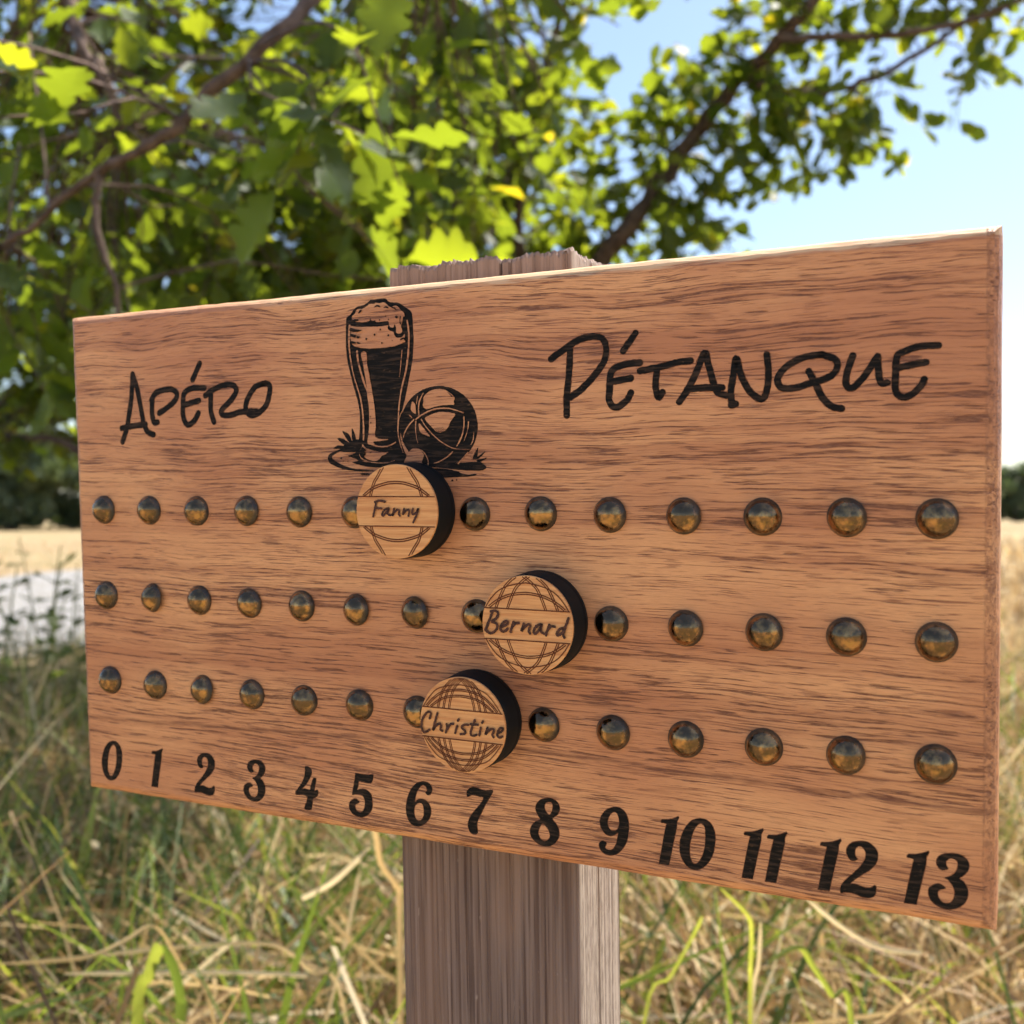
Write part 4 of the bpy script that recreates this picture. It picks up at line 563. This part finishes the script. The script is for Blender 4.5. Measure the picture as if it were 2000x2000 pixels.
# small dry seed husks and leaf scraps
n = 7500; P = wedge(n, 0.66, 4.5); P = P[~ontrack(P)]; n = len(P)
V = np.array([(-0.35, 0, 0), (0, -0.5, 0.12), (0.35, 0, 0), (0, 0.6, 0.15)]); F = np.array([(0, 1, 3), (1, 2, 3)])
HS = Soup(); HS.add(*instance(V, F, np.c_[P, rng.beta(2, 1.4, n)*0.44+0.02], frames(rng.normal(0, 1, (n, 3)), rng.normal(0, 1, (n, 3))), rng.uniform(0.005, 0.016, n), np.clip(rng.normal(0.7, 0.25, n), 0, 1)))
for nm, S_, mt, lab, ct in (('green_grass', GS, GREEN, 'long green grass blades growing round the foot of the post', 'grass'), ('dry_grass', DS, STRAW, 'dry straw coloured meadow grass below and beyond the board', 'grass'), ('lying_straw', LS, STRAW, 'tangle of dead stalks lying across the meadow grass', 'straw'), ('seed_husks', HS, STRAW, 'pale seed husks and leaf scraps caught in the grass', 'husks')):
    a, b, c = S_.get(); tag(obj(nm, np_mesh(nm, a, b, mt, c)), lab, ct, kind='stuff')

# single stalks that stand out below the board: (pixel path, depth, width mm, tint, material, label)
def W3(px, py, d): return np.array([(px-1000)/2100*d, d, Z+(1000-py)/2100*d])
STK = [
 ([(1407, 1735), (1459, 1786), (1468, 1824), (1466, 1889), (1466, 1973)], 0.72, 3.0, 0.95, GREEN, 'pale green stalk bent near its top, standing under the 11', True),
 ([(1575, 1755), (1636, 1805), (1696, 1842), (1752, 1858), (1800, 1862)], 0.74, 3.4, 0.97, STRAW, 'pale flattened straw slanting down to the right under the 12', False),
 ([(1500, 1880), (1559, 1851), (1589, 1889), (1626, 1945), (1664, 2000)], 0.70, 4.2, 0.75, GREEN, 'light green blade folded sharply, right of the post below the 11', True),
 ([(1372, 1790), (1356, 1824), (1310, 1907), (1258, 2000)], 0.74, 2.6, 0.85, GREEN, 'yellow green stalk leaning towards the right side of the post', True),
 ([(1486, 1800), (1482, 1880), (1468, 2000)], 0.78, 2.6, 0.9, STRAW, 'upright straw stalk with a blunt tip right of the post', True),
 ([(-20, 1884), (163, 1870), (240, 1840), (303, 1810), (354, 1887), (419, 2000)], 0.80, 3.0, 0.7, STRAW, 'long straw stalk kinked into a roof shape, lower left of the post', True),
 ([(200, 1866), (300, 1855), (419, 1845), (536, 1847), (605, 1896), (671, 1961)], 0.84, 3.2, 0.8, STRAW, 'arched straw stalk curving down towards the foot of the post', True),
 ([(312, 1845), (303, 1863), (289, 1905), (265, 2000)], 0.76, 9.0, 0.75, GREEN, 'broad bright green blade, left one of the pair under the 3', True),
 ([(318, 1845), (340, 1900), (350, 1950), (352, 2010)], 0.78, 9.0, 0.35, GREEN, 'broad dull green blade, right one of the pair under the 3', True),
 ([(125, 1902), (300, 1901), (447, 1900), (600, 1906)], 0.82, 3.6, 0.95, STRAW, 'straight pale straw lying level across the lower left corner', False),
 ([(728, 1600), (735, 1640), (745, 1690), (775, 1735), (780, 1800)], 0.80, 5.0, 0.6, STRAW, 'orange dry blade hanging beside the left edge of the post', True),
 ([(722, 1655), (661, 1714), (630, 1735), (590, 1755)], 0.80, 4.0, 0.98, STRAW, 'pale straw slanting up to the right beside the post', False),
]
for path, d, wd_, ti, mt, lab, grounded in STK:
    P = [W3(x, y, d+0.012*i) for i, (x, y) in enumerate(path)]
    if grounded:
        e = P[-1]; P += [np.array([e[0]+(e[0]-P[-2][0])*0.8, e[1]+0.01, e[2]*0.5]), np.array([e[0]+(e[0]-P[-2][0])*1.2, e[1]+0.02, 0.0])]
    P = catmull(P, 5); nP = len(P); V, F = [], []
    org = P[-1] if grounded else P[0]
    for i, p in enumerate(P):
        tg = P[min(i+1, nP-1)]-P[max(i-1, 0)]; tg /= np.linalg.norm(tg); sdv = np.cross(tg, (0.25, 1, 0.1)); sdv /= np.linalg.norm(sdv); nv = np.cross(sdv, tg)
        ww = wd_/2000*(1-0.8*(1-min(1, (i+0.3)/3.0)))
        for s, k in ((-1, 0.25), (0, -0.35), (1, 0.25)): V.append(p-org+sdv*ww*s+nv*ww*k)
    for i in range(nP-1):
        for j in range(2): a = i*3+j; F += [(a, a+1, a+4), (a, a+4, a+3)]
    o = obj('grass_stalk', np_mesh('grass_stalk', np.array(V), np.array(F), mt, np.full(len(V), ti))); o.location = org
    tag(o, lab, 'grass stalk', 'single stalks below the board')

# ------------------------------------------------------------------ post
ex, ey, ez, o_ = [Vector(a) for a in D_M]
BM = Matrix(((ex.x, ey.x, ez.x, o_.x), (ex.y, ey.y, ez.y, o_.y), (ex.z, ey.z, ez.z, o_.z+Z), (0, 0, 0, 1)))   # board frame: x right, y away, z up; metres
Wm, Hm = D_DIMS[0]/1000, D_DIMS[1]/1000; BT = 0.020
P0 = BM@Vector((0.1245, BT+0.0005, -0.80))
PM = BM.copy(); PM.translation = P0
D_POST = (66.5, 800+D_DIMS[1]+9.8, 38.0)
def make_post():
    w_, h_, d_ = D_POST; per = []
    def side(a, b, n, nrm, seed, amp, cracks=()):
        r = np.random.default_rng(seed); prof = np.zeros(n)
        x = 0
        while x < n:                                  # ridges of hard late wood between worn grooves
            k = int(r.integers(1, 7)); prof[x:x+1] -= r.uniform(0.2, 1.1)*amp; x += k
        prof += np.interp(np.arange(n), np.linspace(0, n, 12), r.normal(0, 0.25*amp, 12))
        for i in range(n):
            t = i/n; p = np.array(a)+(np.array(b)-np.array(a))*t; dpt = prof[i]
            for c, dc in cracks:
                if abs(t-c) < 0.5/n: dpt -= dc
            edge = min(t, 1-t)*n; dpt -= 0.9*max(0, 1-edge/1.5)
            per.append((p, np.array(nrm), dpt))
    side((0, 0), (w_, 0), 96, (0, -1), 1, 0.55, ((0.385, 0.6), (0.64, 1.3)))
    side((w_, 0), (w_, d_), 44, (1, 0), 2, 0.14, ((0.45, 0.7),))
    side((w_, d_), (0, d_), 40, (0, 1), 3, 0.3); side((0, d_), (0, 0), 44, (-1, 0), 4, 0.28)
    n = len(per); zs = np.concatenate([np.linspace(0, 620, 8), np.linspace(640, h_-3.5, 60), [h_-1.2, h_]])
    r = np.random.default_rng(9); V, F = [], []
    drift = r.normal(0, 1, (n, 8)); zz = np.linspace(0, h_, 8); tp = np.zeros(n)
    for i in range(n): tp[i] = (per[i][2]*1.1)+r.normal(0, 0.35)+0.8*math.sin(i*0.21)*math.sin(i*0.077)
    for k, z in enumerate(zs):
        for i, (p, nr, dp) in enumerate(per):
            dd = dp*(0.75+0.25*np.interp(z, zz, drift[i]))
            if k == len(zs)-1: dd -= 0.5
            q = p+nr*dd; V.append((q[0]/1000, q[1]/1000, (z+(tp[i] if z > h_-4 else 0))/1000))
    for k in range(len(zs)-1):
        for i in range(n): a, b = k*n+i, k*n+(i+1) % n; F.append((a, b, b+n, a+n))
    base = (len(zs)-1)*n; last = base                  # sawn top, three shrinking rings
    for f_, dz in ((0.8, -0.3), (0.4, 0.2)):
        for i in range(n):
            x0, y0, z0 = V[base+i]; V.append(((w_/2000)+(x0-w_/2000)*f_, (d_/2000)+(y0-d_/2000)*f_, h_/1000+(dz+r.normal(0, 0.15))/1000))
        for i in range(n): a, b = last+i, last+(i+1) % n; c = len(V)-n; F.append((a, b, c+(i+1) % n, c+i))
        last = len(V)-n
    V.append((w_/2000, d_/2000, h_/1000)); F += [(last+i, last+(i+1) % n, len(V)-1) for i in range(n)]
    return mesh("wooden_post", V, F, post_material())
post = obj('wooden_post', make_post()); post.matrix_world = PM
tag(post, 'weathered grooved grey brown wooden post standing behind the score board', 'post')

# ------------------------------------------------------------------ the score board
board = empty('score_board', BM); tag(board, 'oak petanque score board with engraved lettering and rows of brass nail heads', 'score board')
c = 0.0031
def outline():
    P = [(i/70, 0.0) for i in range(70)]+[(1.0, i/40) for i in range(40)]+[(1-i/70, 1.0) for i in range(70)]+[(0.0, 1-i/40) for i in range(40)]
    return np.array(P)
OL = outline(); nO = len(OL); rp = np.random.default_rng(31)
bv, bf = [], []
wear = np.convolve(rp.normal(0, 1, nO+8), np.ones(5)/5, 'same')[4:-4]
for q_, y_, jt in ((c, 0, 0.00022), (c*0.52, c*0.20, 0.00016), (c*0.20, c*0.52, 0.00014), (0, c, 0.00012), (0, BT-0.001, 0.00004), (0.001, BT, 0.0)):
    for (a_, b_), wr in zip(OL, wear):
        z0 = -0.0018+0.0007*a_; x0 = -0.0020; z1 = Hm+0.00095*a_                                   # the lower edge is not quite square to the rows
        x = x0+q_+a_*(Wm-x0-2*q_); z = z0+q_+b_*(z1-z0-2*q_); dq = jt*(wr*0.8+rp.normal(0, 0.45))
        x += dq*((a_ > 0.999)*-1+(a_ < 0.001)*1); z += dq*((b_ > 0.999)*-1+(b_ < 0.001)*1)
        bv.append((x, y_, z))
bf = [tuple(range(nO)), tuple(range(6*nO-1, 5*nO-1, -1))]
for k in range(5):
    for i in range(nO): a_, b_ = k*nO+i, k*nO+(i+1) % nO; bf.append((a_, a_+nO, b_+nO, b_))
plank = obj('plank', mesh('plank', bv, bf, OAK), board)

# nail heads: 14 columns, three rows, all but the three under the markers
sp, mL, mR, rowh, mB, mT = D_DIMS[2:8]
def dome():
    h_ = 4.1; prof = [(5.25, 0.0), (5.25, 0.25)]; a0 = math.radians(33); S_ = 5.2/math.cos(a0)
    for i in range(0, 10): a = a0+i*(math.pi/2-a0)/9; prof.append((S_*math.cos(a), 0.4+(h_-0.4)*(math.sin(a)-math.sin(a0))/(1-math.sin(a0))))
    n = 28; V, F = [], []
    for r_, y_ in prof[:-1]:
        for s in range(n): t = 2*math.pi*s/n; V.append((r_*math.cos(t)/1000, -y_/1000, r_*math.sin(t)/1000))
    V.append((0, -prof[-1][1]/1000, 0)); m = len(prof)-1
    for k in range(m-1):
        for s in range(n): a, b = k*n+s, k*n+(s+1) % n; F.append((a, b, b+n, a+n))
    F += [((m-1)*n+s, (m-1)*n+(s+1) % n, len(V)-1) for s in range(n)]
    return mesh('nail_head', V, F, BRASS, True)
DM = dome()
under = {(0, 6), (1, 8), (2, 7)}
for r_ in range(3):
    for q in range(14):
        if (r_, q) in under: continue
        o = obj('nail_head', DM, board)
        o.location = ((mL+q*sp+random.gauss(0, 0.12))/1000, -0.0001, (mB+(2-r_)*rowh+random.gauss(0, 0.12))/1000)
        o.rotation_euler = (random.gauss(0, 0.06), random.uniform(0, 6.28), random.gauss(0, 0.06))

# engraving: shallow layers, a few hundredths of a millimetre apart
class Flat:
    def __init__(s, lift): s.V, s.F, s.y = [], [], lift
    def poly(s, rings, smooth=True, jit=0.0):
        rr = []
        for q in rings:
            q2 = catmull(q, 4, True) if smooth else [np.array(p, float) for p in q]
            rr.append([Vector((p[0]+random.gauss(0, jit), p[1]+random.gauss(0, jit), 0)) for p in q2])
        o = len(s.V)
        for q in rr: s.V += [(p.x/1000, -s.y/1000, p.y/1000) for p in q]
        allp = [p for q in rr for p in q]
        for t in tessellate_polygon(rr):
            a, b, c_ = [allp[i] for i in t]
            cr = (b.x-a.x)*(c_.y-a.y)-(b.y-a.y)*(c_.x-a.x)
            s.F.append(tuple(i+o for i in (t if cr > 0 else t[::-1])))
        s.y += 0.006
    def stroke(s, pts, jit=0.03, k=1.0):
        P = catmull(pts, 7); n = len(P); Lf, Rt = [], []
        for i, p in enumerate(P):
            d = P[min(i+1, n-1)][:2]-P[max(i-1, 0)][:2]; d /= np.linalg.norm(d)+1e-9; nn = np.array([-d[1], d[0]]); w2 = max(0.02, p[2]*k/2)
            Lf.append(p[:2]+nn*(w2+random.gauss(0, jit))); Rt.append(p[:2]-nn*(w2+random.gauss(0, jit)))
        def cap(p, d, w2): a0 = math.atan2(d[1], d[0]); return [p[:2]+w2*np.array([math.cos(a0+x), math.sin(a0+x)]) for x in (1.2, 0.75, 0.25, -0.25, -0.75, -1.2)]
        de = P[-1][:2]-P[-2][:2]; ds = P[0][:2]-P[1][:2]
        o = len(s.V); V2 = []
        for i in range(n): V2 += [Lf[i], Rt[i]]
        F2 = [(2*i, 2*i+1, 2*i+3, 2*i+2) for i in range(n-1)]
        ce = cap(P[-1], de, max(0.02, P[-1][2]*k/2)); cs = cap(P[0], ds, max(0.02, P[0][2]*k/2))
        b0 = len(V2); V2 += ce; F2.append((2*n-2, 2*n-1)+tuple(range(b0+5, b0-1, -1)))
        b1 = len(V2); V2 += cs; F2.append((1, 0)+tuple(range(b1+5, b1-1, -1)))
        s.V += [(p[0]/1000, -s.y/1000, p[1]/1000) for p in V2]
        s.F += [tuple(i+o for i in f) for f in F2]
        s.y += 0.006
    def build(s, name, mat, parent): return obj(name, mesh(name, s.V, s.F, mat), parent)
for key, lab in ((D_APERO, 'hand lettered black word APERO with an accent'), (D_PETANQUE, 'hand lettered black word PETANQUE with an accent')):
    fl = Flat(0.05)
    for st_ in key: fl.stroke(st_, 0.05)
    lt = tag(fl.build('lettering', BURNT, board), lab)
    fl = Flat(0.02)
    for st_ in key: fl.y = 0.015+random.random()*0.03; fl.stroke([(a_, b_, w_+0.26) for a_, b_, w_ in st_], 0.06)
    fl.build('scorched_edge', SCORCH_EDGE, lt)
done = {}
for nmb, ch, (x, z) in D_NUMBERS: done.setdefault(nmb, []).append((ch, x, z))
for nmb, lst in done.items():
    fl = Flat(0.05)
    for ch, x, z in lst: fl.poly([[(p[0]+x, p[1]+z) for p in ring] for ring in D_GLYPH[ch]], smooth=(ch != '1'), jit=0.02)
    nb = tag(fl.build('number', BURNT, board), 'engraved black number '+nmb)
    fl = Flat(0.02)
    for ch, x, z in lst:
        for ring in D_GLYPH[ch]:
            rr = ring+ring[:1]
            if ch == '1': rr = [(p[0]+(q[0]-p[0])*t, p[1]+(q[1]-p[1])*t) for p, q in zip(rr[:-1], rr[1:]) for t in (0, 0.12, 0.5, 0.88)]+rr[-1:]
            fl.y = 0.02+random.random()*0.02; fl.stroke([(p[0]+x, p[1]+z, 0.30) for p in rr], 0.03)
    fl.build('scorched_edge', SCORCH_EDGE, nb)
lg = Flat(0.05)
for kind, q in D_LOGO_BLACK: lg.poly([q], jit=0.03) if kind == 'p' else lg.stroke(q)
logo = tag(lg.build('engraved_drawing', BURNT, board), 'black engraving of a beer glass beside a petanque ball and jack')
lg = Flat(0.30)
for kind, q in D_LOGO_LIGHT: lg.poly([q], jit=0.03) if kind == 'p' else lg.stroke(q)
lg.build('unburnt_wood', OAK, logo)
lg = Flat(0.62)
for kind, q in D_LOGO_MARK: lg.poly([q], jit=0.02) if kind == 'p' else lg.stroke(q, 0.01)
tag(lg.build('engraved_marks', BURNT, logo), None, kind='stuff')

# ------------------------------------------------------------------ the three round markers
CR, CT = D_CHIPRT
FACE_T = 0.9
def ringmesh(prof, n=72):
    V, F = [], []
    for r_, y_ in prof:
        for s in range(n): t = 2*math.pi*s/n; V.append((r_*math.cos(t)/1000, -y_/1000, r_*math.sin(t)/1000))
    for k in range(len(prof)-1):
        for s in range(n): a, b = k*n+s, k*n+(s+1) % n; F.append((a, b, b+n, a+n))
    return V, F
def body_mesh():
    prof = [(CR*1.02, 0.15), (CR*1.035, 0.5), (CR*1.034, 2.2), (CR*1.025, 2.6), (CR*1.03, 3.0), (CR*1.012, CT-FACE_T-1.2), (CR*1.0, CT-FACE_T)]
    V, F = ringmesh(prof); n = 72; F.append(tuple((len(prof)-1)*n+s for s in range(n))); F.append(tuple(reversed(range(n))))
    m = mesh('marker_body', V, F, FOAM, False)
    for p in m.polygons[:-2]: p.use_smooth = True
    return m
def face_mesh():
    V, F = ringmesh([(CR*0.985, CT-FACE_T+0.02), (CR, CT-FACE_T+0.15), (CR, CT-0.12), (CR*0.992, CT)]); n = 72; F.append(tuple(3*n+s for s in range(n)))
    return mesh('marker_face', V, F, BAMBOO)
BMESH, FMESH = body_mesh(), face_mesh()
PAT = {
 'F': [[(-.63, .32), (-.55, .58), (-.43, .76), (-.31, .94)], [(-.80, .33), (-.62, .46), (-.47, .53), (-.2, .60), (0, .615)]],
 'BE': [[(-.42, .32), (-.31, .60), (-.18, .80), (.06, .985)], [(-.68, .33), (-.58, .56), (-.44, .80), (-.24, .965)], [(-.83, .34), (-.60, .50), (-.3, .61), (0, .645)], [(-.93, .34), (-.72, .62), (-.4, .80), (0, .875)]],
 'C': [[(-.30, .32), (-.25, .56), (-.14, .80), (.05, .99)], [(-.43, .32), (-.37, .57), (-.25, .80), (-.04, .99)], [(-.56, .33), (-.49, .57), (-.37, .79), (-.15, .98)], [(-.73, .33), (-.5, .50), (-.25, .58), (0, .605)], [(-.83, .34), (-.58, .58), (-.3, .70), (0, .735)], [(-.92, .34), (-.66, .67), (-.35, .81), (0, .86)]]}
INFO = {'F': ('round bamboo faced black marker reading Fanny on the top row', 'Fanny'), 'BE': ('round bamboo faced black marker reading Bernard on the middle row', 'Bernard'), 'C': ('round bamboo faced black marker reading Christine on the bottom row', 'Christine')}
for key, ((cx_, cz_), strokes) in D_CHIPS.items():
    mk = empty('score_marker', BM@Matrix.Translation((cx_/1000, 0, cz_/1000))); tag(mk, INFO[key][0], 'marker', 'markers on the score board')
    obj('marker_body', BMESH, mk); obj('marker_face', FMESH, mk)
    fl = Flat(CT+0.02); lw = {'F': 0.38, 'BE': 0.32, 'C': 0.28}[key]; gap = {'F': 0.022, 'BE': 0.020, 'C': 0.017}[key]
    def clipR(p): 
        m = math.hypot(p[0], p[1]); return p if m <= 0.985 else (p[0]*0.985/m, p[1]*0.985/m)
    for arc in PAT[key]:
        for sx_ in (1, -1):
            for sy_ in (1, -1):
                P = catmull([np.array(p) for p in arc], 5)
                for off in (-gap, gap):
                    Q = []
                    for i, p in enumerate(P):
                        d = P[min(i+1, len(P)-1)]-P[max(i-1, 0)]; d /= np.linalg.norm(d); q = p+off*np.array([-d[1], d[0]])
                        if q[1] < 0.325: q = np.array([q[0], 0.325])
                        if math.hypot(*q) > 0.985: break
                        Q.append((q[0]*sx_*CR, q[1]*sy_*CR, lw))
                    if len(Q) > 3: fl.stroke(Q[::3]+[Q[-1]], 0.012)
    for sy_ in (1, -1): fl.stroke([(-0.94*CR, 0.315*sy_*CR, 0.34), (0, 0.315*sy_*CR, 0.34), (0.94*CR, 0.315*sy_*CR, 0.34)], 0.012)
    fl.build('engraved_pattern', SCORCH, mk)
    fl = Flat(CT+0.4)
    for st_ in strokes: fl.stroke([(a_, b_, w_*1.15) for a_, b_, w_ in st_], 0.035)
    tag(fl.build('name_lettering', SCORCH_TEXT, mk), 'dark scorched name '+INFO[key][1])
